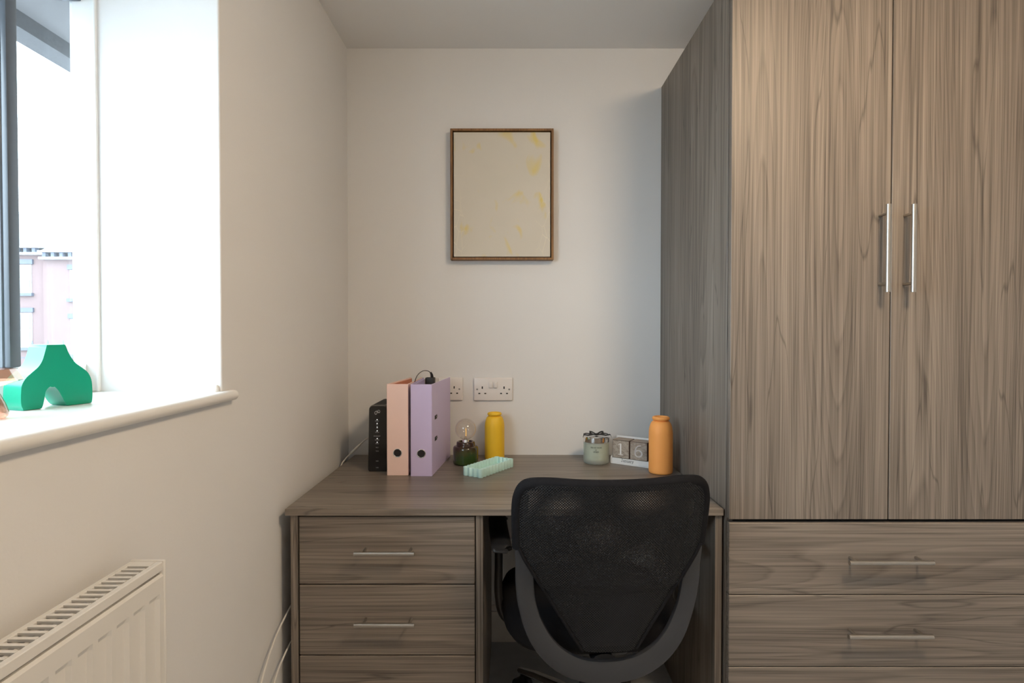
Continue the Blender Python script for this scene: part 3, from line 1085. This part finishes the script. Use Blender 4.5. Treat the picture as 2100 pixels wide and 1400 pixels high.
# ------------------------------------------------------------------ bulb lamp
t = thing('bulb_lamp', 'small lamp with clear globe bulb on green-brown glazed foot', 'lamp', (-0.1640, 1.997, DT))
b = bmesh.new()
lathe(b, [(0.0, 0.0002), (0.041, 0.0002), (0.0440, 0.003), (0.0445, 0.008), (0.0445, 0.052), (0.0435, 0.059), (0.0400, 0.063), (0.0335, 0.064), (0.0325, 0.067), (0.0325, 0.074), (0.0305, 0.0785), (0.0270, 0.0795), (0.0245, 0.0785), (0.0225, 0.074), (0.0225, 0.070), (0.0, 0.070)], 56)
obj('glazed_foot', b, 'lampglaze', t, 60)
b = bmesh.new()
lathe(b, [(0.0, 0.070), (0.0125, 0.070), (0.0130, 0.078), (0.0118, 0.080), (0.0122, 0.083), (0.0105, 0.086), (0.0, 0.086)], 28)
obj('bulb_cap', b, 'chrome', t, 50)
b = bmesh.new()
pr = [(0.0105, 0.0845), (0.0120, 0.0868)]
for k in range(1, 22):
    a = -PI / 2 + 0.36 + (PI - 0.36) * k / 21
    pr.append((max(0.0, 0.0372 * math.cos(a)), 0.1225 + 0.0372 * math.sin(a)))
pr[-1] = (0.0, pr[-1][1])
lathe(b, pr, 48, cap=False)
obj('globe_bulb', b, 'bulbglass', t, 80)
b = bmesh.new()
lathe(b, [(0.0, 0.086), (0.0065, 0.086), (0.0045, 0.093), (0.0022, 0.098), (0.0, 0.099)], 16)
st = obj('glass_stem', b, 'bulbglass', t, 80)
b = bmesh.new()
tube(b, [(0.0008, 0, 0.097), (0.0012, 0, 0.110), (0.0008, 0, 0.124)], 0.0013, 8)
obj('filament', b, 'filament', t, 60)

# ------------------------------------------------------------------ bottles
def bottle(name, label, m, loc, R, H, neck, rim):
    t = thing(name, label, 'bottle', loc, group='ceramic bottles on the desk')
    pr = [(0.0, 0.0002), (R * 0.93, 0.0002), (R * 0.985, 0.003), (R, 0.008)]
    sh = H * 0.68
    pr.append((R, sh * 0.5))
    pr.append((R, sh))
    hh = H * 0.925 - sh
    for k in range(1, 11):
        a = PI / 2 * k / 10
        pr.append((neck + (R - neck) * math.cos(a) ** 0.95 if k < 10 else neck, sh + hh * math.sin(a)))
    pr.append((neck, H * 0.934))
    obj('body', lathe(bmesh.new(), pr, 56, cap=False), m, t, 60)
    rp_ = []
    for k in range(13):
        a = -PI * 0.62 + (PI * 1.24) * k / 12
        rp_.append((rim - H * 0.033 + H * 0.033 * math.cos(a), H * 0.966 + H * 0.034 * math.sin(a)))
    rp_ = [(neck * 0.98, H * 0.930)] + rp_ + [(neck * 0.80, H * 0.985), (neck * 0.74, H * 0.93), (neck * 0.8, H * 0.86), (neck * 0.75, H * 0.82), (0.0, H * 0.80)]
    obj('rolled_rim', lathe(bmesh.new(), rp_, 56, cap=False), m, t, 60)
    return t
bottle('ceramic_bottle', 'mustard yellow ceramic bottle under the wall socket', 'yellow', (-0.0640, 2.074, DT), 0.0362, 0.171, 0.0205, 0.0262)
bottle('ceramic_bottle', 'matt orange ceramic bottle at the wardrobe end of the desk', 'orange', (0.4930, 1.869, DT), 0.0390, 0.1865, 0.0215, 0.0285)

# ------------------------------------------------------------------ fluted tray
t = thing('fluted_tray', 'pale mint fluted rectangular tray in front of the yellow bottle', 'tray', (-0.0770, 1.889, DT), math.radians(56.5))
Lx, Ly, rc, hT = 0.096, 0.0385, 0.010, 0.0285
def tray_loop(inset, flute):
    pts = []
    hx, hy, r = Lx - inset, Ly - inset, max(0.002, rc - inset)
    path = []
    n = 160
    segs = [((-hx + r, -hy), (hx - r, -hy)), ('c', hx - r, -hy + r, -PI / 2), ((hx, -hy + r), (hx, hy - r)), ('c', hx - r, hy - r, 0), ((hx - r, hy), (-hx + r, hy)), ('c', -hx + r, hy - r, PI / 2), ((-hx, hy - r), (-hx, -hy + r)), ('c', -hx + r, -hy + r, PI)]
    for s in segs:
        if s[0] == 'c':
            for k in range(6):
                a = s[3] + PI / 2 * k / 6
                path.append((s[1] + r * math.cos(a), s[2] + r * math.sin(a), math.cos(a), math.sin(a), 0.0))
        else:
            (ax, ay), (bx_, by) = s
            ln = math.hypot(bx_ - ax, by - ay)
            dx, dy = (bx_ - ax) / ln, (by - ay) / ln
            nf = max(1, round((ln + inset * 1.0) / 0.0178))
            ns = nf * 8
            for k in range(ns):
                f = k / ns
                w = 0.5 - 0.5 * math.cos(2 * PI * f * nf)
                path.append((ax + (bx_ - ax) * f, ay + (by - ay) * f, dy, -dx, w))
    return [(x - nx * flute * (1 - w) * (1 if w > -1 else 0) + 0, y - ny * flute * (1 - w)) if False else (x - nx * flute * w, y - ny * flute * w) for x, y, nx, ny, w in path]
outer = tray_loop(0.0, 0.0048)
def scale_in(loop, d):
    return [(x * (Lx - d) / Lx, y * (Ly - d) / Ly) for x, y in loop]
inner = scale_in(outer, 0.0052)
b = bmesh.new()
def ringv(lp, z):
    return [b.verts.new((x, y, z)) for x, y in lp]
r0 = ringv(scale_in(outer, 0.0008), 0.0002)
r1 = ringv(outer, 0.0015)
r2 = ringv(outer, hT - 0.001)
r3 = ringv(scale_in(outer, 0.0012), hT)
r4 = ringv(scale_in(outer, 0.0042), hT)
r5 = ringv(inner, hT - 0.001)
r6 = ringv(inner, 0.0055)
rs = [r0, r1, r2, r3, r4, r5, r6]
nn = len(outer)
for A, B in zip(rs, rs[1:]):
    for i in range(nn):
        b.faces.new((A[i], A[(i + 1) % nn], B[(i + 1) % nn], B[i]))
b.faces.new(r0[::-1])
b.faces.new(r6)
wl = obj('tray_body', b, 'mint', t, 50)

# ------------------------------------------------------------------ candle
t = thing('scented_candle', 'frosted glass candle jar with silver lid and black ribbon bow', 'candle', (0.3005, 2.012, DT))
b = bmesh.new()
Rj = 0.0455
lathe(b, [(0.0, 0.0002), (Rj - 0.005, 0.0002), (Rj - 0.001, 0.003), (Rj, 0.008), (Rj, 0.0765), (Rj - 0.0035, 0.0765), (Rj - 0.0035, 0.014), (0.0, 0.013)], 56, cap=False)
obj('jar', b, 'frost', t, 50)
b = bmesh.new()
lathe(b, [(0.0, 0.0138), (Rj - 0.0050, 0.0138), (Rj - 0.0045, 0.016), (Rj - 0.0045, 0.066), (Rj - 0.0065, 0.068), (0.0, 0.0675)], 48)
obj('wax', b, 'wax', t, 50)
b = bmesh.new()
lathe(b, [(0.0, 0.0768), (Rj + 0.0004, 0.0768), (Rj + 0.0008, 0.0780), (Rj + 0.0008, 0.0945), (Rj - 0.001, 0.0965), (Rj - 0.006, 0.0972), (0.0, 0.0972)], 56)
obj('lid', b, 'chrome', t, 40)
b = bmesh.new()
def ribbon(pts, w, up=(0, 0, 1)):
    tube(b, spline(pts, 6), w, 6, True, 0.0006, up=up)
zr = 0.0982
for s in (-1, 1):
    ribbon([(0, -0.004, zr + 0.003), (s * 0.012, -0.002, zr + 0.010), (s * 0.022, 0.000, zr + 0.0125), (s * 0.021, -0.008, zr + 0.0085), (s * 0.010, -0.008, zr + 0.004), (0, -0.006, zr + 0.003)], 0.0042, (0, 1, 0.5))
    ribbon([(0, -0.005, zr + 0.003), (s * 0.015, -0.012, zr + 0.0045), (s * 0.032, -0.020, zr + 0.0035), (s * 0.046, -0.022, zr + 0.0055), (s * 0.0500, -0.022, zr - 0.004)], 0.0042, (0, 1, 0.4))
    ribbon([(0, -0.003, zr + 0.002), (s * 0.018, 0.006, zr + 0.003), (s * 0.034, 0.012, zr + 0.004), (s * 0.044, 0.014, zr + 0.001)], 0.0036, (0, 1, 0.4))
bx(b, -0.005, 0.005, -0.009, -0.001, zr, zr + 0.0075, 0.002)
obj('ribbon_bow', b, 'ribbon', t, 50)
def wrap_text(s, size, zz, par, ang0=0.0):
    bt = text_bm(s, size, 0.00025)
    for v in bt.verts:
        a = v.co.x / Rj + ang0
        rr = Rj + 0.0004 - v.co.y
        v.co = Vector((rr * math.sin(a), -rr * math.cos(a), v.co.z + zz))
    obj('label_text', bt, 'ink', par)
ang = -0.16
wrap_text('VELVET ROSE', 0.0066, 0.0615, t, ang)
wrap_text('&', 0.0058, 0.0535, t, ang)
wrap_text('AMBER', 0.0062, 0.0465, t, ang)

# ------------------------------------------------------------------ block calendar
cal = thing('block_calendar', 'white wooden desk calendar reading January 16 behind the orange bottle', 'calendar', (0.4270, 1.986, DT), math.radians(-34))
hw, bd = 0.0735, 0.058
b = bmesh.new()
bx(b, -hw, hw, -bd / 2, bd / 2, 0.0002, 0.0045, 0.0006)
obj('base_board', b, 'white_card', cal)
obj('back_board', box(-hw, hw, bd / 2 - 0.005, bd / 2, 0.0045, 0.0915, 0.0006), 'white_card', cal)
for s in (-1, 1):
    b = bmesh.new()
    x0 = s * hw - (0.005 if s > 0 else 0)
    A = [(-bd / 2, 0.0045), (bd / 2 - 0.005, 0.0045), (bd / 2 - 0.005, 0.045), (-bd / 2 + 0.004, 0.026), (-bd / 2, 0.020)]
    va = [b.verts.new((x0, y, z)) for y, z in A]
    vb = [b.verts.new((x0 + 0.005, y, z)) for y, z in A]
    b.faces.new(va)
    b.faces.new(vb[::-1])
    for i in range(5):
        b.faces.new((va[i], vb[i], vb[(i + 1) % 5], va[(i + 1) % 5]))
    obj('side_cheek', b, 'white_card', cal)
mb = obj('month_block', box(-hw + 0.0055, hw - 0.0055, -bd / 2 + 0.001, bd / 2 - 0.006, 0.0048, 0.0215, 0.0006), 'white_card', cal)
# January, thin typewriter strokes with small serifs
def glyphs():
    G = {}
    arc = lambda cx, cz, rx, rz, a0, a1, n=10: [(cx + rx * math.cos(math.radians(a0 + (a1 - a0) * k / n)), cz + rz * math.sin(math.radians(a0 + (a1 - a0) * k / n))) for k in range(n + 1)]
    G['J'] = ([[(0.38, 1.0), (0.38, 0.22)] + arc(0.2, 0.2, 0.18, 0.22, 0, -180), [(0.15, 1.0), (0.6, 1.0)], [(0.02, 0.2), (0.06, 0.28)]], 0.72)
    G['a'] = ([arc(0.26, 0.48, 0.2, 0.2, 150, 0) + [(0.46, 0.06), (0.52, 0.0), (0.6, 0.0)], arc(0.24, 0.19, 0.22, 0.19, 60, 330, 12)], 0.68)
    G['n'] = ([[(0.12, 0.66), (0.12, 0.0)], [(0.02, 0.66), (0.12, 0.66)], [(0.02, 0.0), (0.24, 0.0)], arc(0.31, 0.46, 0.19, 0.2, 180, 0) + [(0.5, 0.0)], [(0.4, 0.0), (0.6, 0.0)]], 0.70)
    G['u'] = ([[(0.02, 0.66), (0.12, 0.66), (0.12, 0.22)] + arc(0.3, 0.2, 0.18, 0.2, 180, 360), [(0.38, 0.66), (0.48, 0.66), (0.48, 0.0), (0.6, 0.0)]], 0.70)
    G['r'] = ([[(0.02, 0.66), (0.15, 0.66), (0.15, 0.0)], [(0.02, 0.0), (0.32, 0.0)], arc(0.34, 0.44, 0.19, 0.22, 180, 50)], 0.58)
    G['y'] = ([[(0.08, 0.66), (0.3, 0.05)], [(0.52, 0.66), (0.3, 0.05), (0.2, -0.22), (0.06, -0.24)], [(0.0, 0.66), (0.18, 0.66)], [(0.42, 0.66), (0.6, 0.66)]], 0.64)
    return G
G = glyphs()
x = 0.0
lines = []
for ch in 'January':
    st_, adv = G[ch]
    lines += [[(px + x, pz) for px, pz in ln] for ln in st_]
    x += adv
sc = 0.0098
tb = strokes_bm([[((px - x / 2) * sc, pz * sc) for px, pz in ln] for ln in lines], 0.00085)
obj('month_text', tb, 'ink', mb, mtx=Matrix.Translation((-0.010, -bd / 2 + 0.0008, 0.0102)))
def number_block(x0, digit):
    s = 0.0635
    yb0 = -bd / 2 + 0.0006
    bl = obj('number_block', box(x0, x0 + s, yb0, min(yb0 + s, bd / 2 - 0.0055), 0.0218, 0.0218 + s, 0.0015), 'block_edge', cal)
    for nm, a in (('block_face', (x0 + 0.0018, x0 + s - 0.0018, yb0 - 0.0006, yb0 + 0.001, 0.0218 + 0.0018, 0.0218 + s - 0.0018)), ('block_face', (x0 + 0.0018, x0 + s - 0.0018, yb0 + 0.0018, bd / 2 - 0.0065, 0.0218 + s - 0.001, 0.0218 + s + 0.0006))):
        obj(nm, box(*a), 'block', bl)
    cx, cz = x0 + s / 2, 0.0218 + s / 2
    if digit == '1':
        ln = [(0.0052, [(0.0, -0.0175), (0.0, 0.0185)]), (0.0020, [(-0.0085, -0.0185), (0.0085, -0.0185)]), (0.0024, [(-0.0080, 0.0160), (-0.001, 0.0195)])]
    else:
        ln = []
        for k in range(24):
            a0, a1 = 2 * PI * k / 24, 2 * PI * (k + 1) / 24
            am = (a0 + a1) / 2
            wv = 0.0022 + 0.0034 * abs(math.cos(am)) ** 1.3
            ln.append((wv, [(0.0118 * math.cos(a0), -0.0078 + 0.0112 * math.sin(a0)), (0.0118 * math.cos(a1), -0.0078 + 0.0112 * math.sin(a1))]))
        arcp = [(-0.0118, -0.0060), (-0.0110, 0.0030), (-0.0075, 0.0120), (-0.0005, 0.0185), (0.0085, 0.0205)]
        sp_ = spline([(p[0], 0, p[1]) for p in arcp], 5)
        for k in range(len(sp_) - 1):
            f = k / len(sp_)
            ln.append((0.0056 - 0.0034 * f, [(sp_[k].x, sp_[k].z), (sp_[k + 1].x, sp_[k + 1].z)]))
    obj('numeral', strokes_bm(ln, 0.003), 'white_num', bl, mtx=Matrix.Translation((cx, yb0 - 0.0008, cz)))
number_block(-hw + 0.0068, '1')
number_block(-hw + 0.0068 + 0.0655, '6')

# ------------------------------------------------------------------ green arch ornament on the sill
t = thing('arch_ornament', 'glossy green arch-shaped ceramic ornament on the window sill', 'ornament', (-0.7810, 0.8985, SZ), math.radians(71.5))
OW, OH, OD = 0.1110, 0.1050, 0.0430
def half(sgn):
    pass
outl = []
# outline in width (0..1) and height (0..1), anticlockwise from the left foot
key = [(0.03, 0.0), (0.0, 0.10), (0.0, 0.28), (0.015, 0.40), (0.07, 0.50), (0.15, 0.58), (0.23, 0.66), (0.28, 0.75), (0.315, 0.87), (0.345, 1.0)]
sp1 = [(p.x, p.z) for p in spline([(a, 0, c) for a, c in key], 5)]
key2 = [(0.60, 1.0), (0.645, 0.87), (0.70, 0.76), (0.77, 0.67), (0.87, 0.585), (0.94, 0.51), (0.985, 0.40), (1.0, 0.27), (1.0, 0.08), (0.985, 0.0)]
sp2 = [(p.x, p.z) for p in spline([(a, 0, c) for a, c in key2], 5)]
key3 = [(0.635, 0.0), (0.585, 0.07), (0.54, 0.17), (0.49, 0.27), (0.43, 0.335), (0.375, 0.33), (0.325, 0.27), (0.305, 0.17), (0.285, 0.06), (0.262, 0.0)]
sp3 = [(p.x, p.z) for p in spline([(a, 0, c) for a, c in key3], 5)]
outl = [(x * OW, 0.0004 + z * OH) for x, z in (sp1 + sp2 + sp3)]
b = bmesh.new()
prism(b, outl, 0.0, OD)
ee = [e for e in b.edges if abs(e.verts[0].co.y - e.verts[1].co.y) < 1e-6]
bmesh.ops.bevel(b, geom=ee, offset=0.0016, segments=2, affect='EDGES', profile=0.5)
bmesh.ops.triangulate(b, faces=[f for f in b.faces if len(f.verts) > 8])
obj('glazed_body', b, 'green', t, 40)
for (a, c) in ((0.035, 0.255), (0.645, 0.975)):
    obj('felt_pad', box(a * OW, c * OW, 0.003, OD - 0.003, 0.00005, 0.0006), 'ring_dark', t)

# ------------------------------------------------------------------ faceted rose glass ornament at the frame's left edge
t = thing('glass_decanter', 'small rose-tinted glass decanter with faceted stopper at the sill edge', 'decanter', (-0.7560, 0.8160, SZ))
b = bmesh.new()
lathe(b, [(0.0, 0.0003), (0.017, 0.0003), (0.0215, 0.004), (0.0220, 0.010), (0.0185, 0.022), (0.0130, 0.035), (0.0085, 0.0425), (0.0095, 0.047), (0.0, 0.047)], 28)
obj('flask', b, 'rose', t, 50)
b = bmesh.new()
lathe(b, [(0.0, 0.0472), (0.016, 0.0472), (0.0395, 0.0560), (0.0300, 0.0720), (0.020, 0.0735), (0.0, 0.0735)], 8)
bmesh.ops.triangulate(b, faces=list(b.faces))
obj('faceted_stopper', b, 'rose', t)

# ------------------------------------------------------------------ desk chair
ch = thing('desk_chair', 'black office chair with mesh back and loop frame pushed up to the desk', 'office chair', (0.219, 1.610, 0), math.radians(4.0))
# local frame: +y towards the desk, backrest at -y
TOPZ, HIPZ, LOWZ = 0.822, 0.652, 0.400
def back_y(x, z):
    """mid surface of the backrest: leans back, hollow towards the sitter"""
    lean = -0.285 - (z - 0.62) * 0.17 - 0.10 * max(0.0, 0.50 - z) * 0.0
    lum = 0.020 * math.cos((z - 0.60) / 0.26 * PI / 2) if abs(z - 0.60) < 0.26 else 0.0
    return lean + lum * 0.6 + 0.034 * (abs(x) / 0.22) ** 2
def halfw(z):
    if z >= HIPZ:
        f = (z - HIPZ) / (TOPZ - HIPZ)
        return 0.2210 + 0.004 * math.sin(PI * f)
    f = (HIPZ - z) / (HIPZ - LOWZ)
    return 0.2210 + (0.066 - 0.2210) * f
def mesh_layer(off, name, par, z0=LOWZ, z1=TOPZ):
    b = bmesh.new()
    uvl = b.loops.layers.uv.new('UVMap')
    nu, nv = 28, 36
    g = []
    for j in range(nv + 1):
        z = z1 + (z0 - z1) * j / nv
        row = []
        w = halfw(z)
        # rounded upper corners
        if z > TOPZ - 0.030:
            q = (z - (TOPZ - 0.030)) / 0.030
            w -= 0.030 * (1 - math.sqrt(max(0, 1 - q * q)))
        for i in range(nu + 1):
            s = -1 + 2 * i / nu
            x = s * w
            edge = (1 - abs(s) ** 4)
            row.append(b.verts.new((x, back_y(x, z) + off * ((0.62 if z > 0.56 else 0.35) + 0.38 * edge), z)))
        g.append(row)
    for j in range(nv):
        for i in range(nu):
            f = b.faces.new((g[j][i], g[j][i + 1], g[j + 1][i + 1], g[j + 1][i]))
            for lp in f.loops:
                lp[uvl].uv = (lp.vert.co.x + (0.0013 if off > 0 else 0), lp.vert.co.z * (1.015 if off > 0 else 1.0))
    return obj(name, b, 'fabric', par, 180)
br = mesh_layer(-0.021, 'mesh_back', ch)
mesh_layer(0.014, 'mesh_front', ch)
# sleeve of fabric rolled round the top and side tubes
pts = []
for x, z in [(-0.2215, HIPZ + 0.004), (-0.2235, 0.700), (-0.2250, 0.750), (-0.2225, 0.785), (-0.2130, 0.808), (-0.1950, 0.8185), (-0.150, 0.8215), (-0.08, 0.8185), (0.0, 0.8175), (0.08, 0.8185), (0.150, 0.8215), (0.1950, 0.8185), (0.2130, 0.808), (0.2225, 0.785), (0.2250, 0.750), (0.2235, 0.700), (0.2215, HIPZ + 0.004)]:
    pts.append((x, back_y(x, z), z))
b = bmesh.new()
tube(b, spline(pts, 5), 0.0150, 12, r2=0.0150)
tag(obj('sleeve_edge', b, 'seat_fab', ch, 80), None)
# hemmed diagonal edges of the mesh
b = bmesh.new()
for s in (-1, 1):
    tube(b, [(s * halfw(z), back_y(s * halfw(z), z) - (0.0145 if z > 0.56 else 0.0085), z) for z in [HIPZ + 0.008 - k * (HIPZ - LOWZ + 0.008) / 10 for k in range(11)]], 0.0042, 8)
obj('mesh_hem', b, 'seat_fab', ch, 80)
# loop frame: broad flat U below the mesh with side arms running up inside the sleeve
U = []
n = 44
for k in range(n + 1):
    a = PI + PI * k / n
    ex = 2.35
    ca, sa = math.cos(a), math.sin(a)
    x = 0.2060 * math.copysign(abs(ca) ** (2 / ex), ca)
    z = 0.600 + 0.262 * math.copysign(abs(sa) ** (2 / ex), sa)
    U.append((x, z))
U = [(-0.210, 0.79), (-0.2095, 0.73), (-0.208, 0.66)] + U + [(0.208, 0.66), (0.2095, 0.73), (0.210, 0.79)]
b = bmesh.new()
rings = []
for i, (x, z) in enumerate(U):
    x0, z0 = U[max(0, i - 1)]
    x1, z1 = U[min(len(U) - 1, i + 1)]
    d = Vector((x1 - x0, z1 - z0)).normalized()
    nrm = Vector((-d.y, d.x))      # towards the inside of the loop
    wide = 0.0225 + 0.0055 * max(0.0, (0.50 - z) / 0.14)
    if z > 0.66:
        wide = 0.0225 - 0.013 * min(1, (z - 0.66) / 0.05)
    dep = 0.0105 if z < 0.59 else 0.006
    yc = back_y(x, max(z, 0.46)) + (0.012 * ((0.46 - z) / 0.10) ** 2 if z < 0.46 else 0)
    ring = []
    for k in range(12):
        a = 2 * PI * k / 12
        ca, sa = math.cos(a), math.sin(a)
        u = wide * math.copysign(abs(ca) ** 0.55, ca)
        v = dep * math.copysign(abs(sa) ** 0.55, sa)
        ring.append(b.verts.new((x + nrm.x * u, yc + v, z + nrm.y * u)))
    rings.append(ring)
for A, B in zip(rings, rings[1:]):
    for k in range(12):
        b.faces.new((A[k], A[(k + 1) % 12], B[(k + 1) % 12], B[k]))
b.faces.new(rings[0])
b.faces.new(rings[-1][::-1])
obj('loop_frame', b, 'frame_pl', ch, 50)
# bar tying the loop frame to the seat mechanism
b = bmesh.new()
tube(b, spline([(0, -0.205, 0.352), (0, -0.18, 0.338), (0, -0.12, 0.335), (0, -0.02, 0.338)], 6), 0.030, 10, r2=0.012, up=(1, 0, 0))
obj('back_bar', b, 'black_matte', ch, 50)
# seat cushion
b = bmesh.new()
def squircle(rx, ry, cy, z, n=44, ex=3.6):
    out = []
    for k in range(n):
        a = 2 * PI * k / n
        ca, sa = math.cos(a), math.sin(a)
        out.append(b.verts.new((rx * math.copysign(abs(ca) ** (2 / ex), ca), cy + ry * math.copysign(abs(sa) ** (2 / ex), sa), z)))
    return out
rs = [squircle(0.20, 0.18, 0.03, 0.345), squircle(0.232, 0.210, 0.03, 0.352), squircle(0.245, 0.224, 0.03, 0.372), squircle(0.247, 0.226, 0.03, 0.398), squircle(0.238, 0.217, 0.03, 0.418), squircle(0.21, 0.19, 0.03, 0.428), squircle(0.12, 0.11, 0.03, 0.424)]
for A, B in zip(rs, rs[1:]):
    for k in range(len(A)):
        b.faces.new((A[k], A[(k + 1) % len(A)], B[(k + 1) % len(A)], B[k]))
b.faces.new(rs[0][::-1])
b.faces.new(rs[-1])
obj('seat_cushion', b, 'seat_fab', ch, 70)
obj('seat_mechanism', box(-0.09, 0.09, -0.10, 0.12, 0.295, 0.345, 0.012, 2), 'black_matte', ch, 40)
# armrests
for s in (-1, 1):
    b = bmesh.new()
    tube(b, spline([(s * 0.10, 0.02, 0.335), (s * 0.19, 0.02, 0.335), (s * 0.240, 0.025, 0.355), (s * 0.256, 0.03, 0.41), (s * 0.256, 0.03, 0.50), (s * 0.256, 0.03, 0.590)], 7), 0.0165, 10, r2=0.012, up=(0, 1, 0))
    arm = obj('armrest', b, 'black_matte', ch, 60)
    b = bmesh.new()
    tube(b, spline([(s * 0.252, -0.105, 0.594), (s * 0.254, -0.09, 0.600), (s * 0.256, 0.03, 0.602), (s * 0.254, 0.14, 0.600), (s * 0.248, 0.165, 0.592)], 6), 0.010, 14, r2=0.028, up=(0, 0, 1))
    obj('arm_pad', b, 'black_matte', arm, 60)
# gas lift, five-star chrome base, castors
b = bmesh.new()
lathe(b, [(0.0, 0.10), (0.026, 0.10), (0.026, 0.20), (0.018, 0.20), (0.018, 0.296), (0.0, 0.296)], 24)
obj('gas_lift', b, 'black_matte', ch, 40)
b = bmesh.new()
lathe(b, [(0.0, 0.075), (0.036, 0.075), (0.042, 0.085), (0.036, 0.125), (0.0, 0.125)], 28)
hub = obj('base_hub', b, 'chrome', ch, 40)
for k in range(5):
    a = math.radians(127 + 72 * k)
    ca, sa = math.cos(a), math.sin(a)
    b = bmesh.new()
    tube(b, [(0.03 * ca, 0.03 * sa, 0.103), (0.12 * ca, 0.12 * sa, 0.100), (0.22 * ca, 0.22 * sa, 0.085), (0.285 * ca, 0.285 * sa, 0.070), (0.297 * ca, 0.297 * sa, 0.068)], [0.021, 0.020, 0.017, 0.015, 0.010], 12, r2=[0.017, 0.015, 0.012, 0.010, 0.007], up=(-sa, ca, 0))
    lg_ = obj('base_leg', b, 'chrome', ch, 50)
    b = bmesh.new()
    cx, cy = 0.282 * ca, 0.282 * sa
    for s in (-1, 1):
        tube(b, [(cx - sa * s * 0.005, cy + ca * s * 0.005, 0.0262), (cx - sa * s * 0.022, cy + ca * s * 0.022, 0.0262)], 0.026, 20)
    tube(b, [(cx, cy, 0.03), (cx, cy, 0.066)], 0.007, 10)
    obj('castor', b, 'black_matte', lg_, 40)
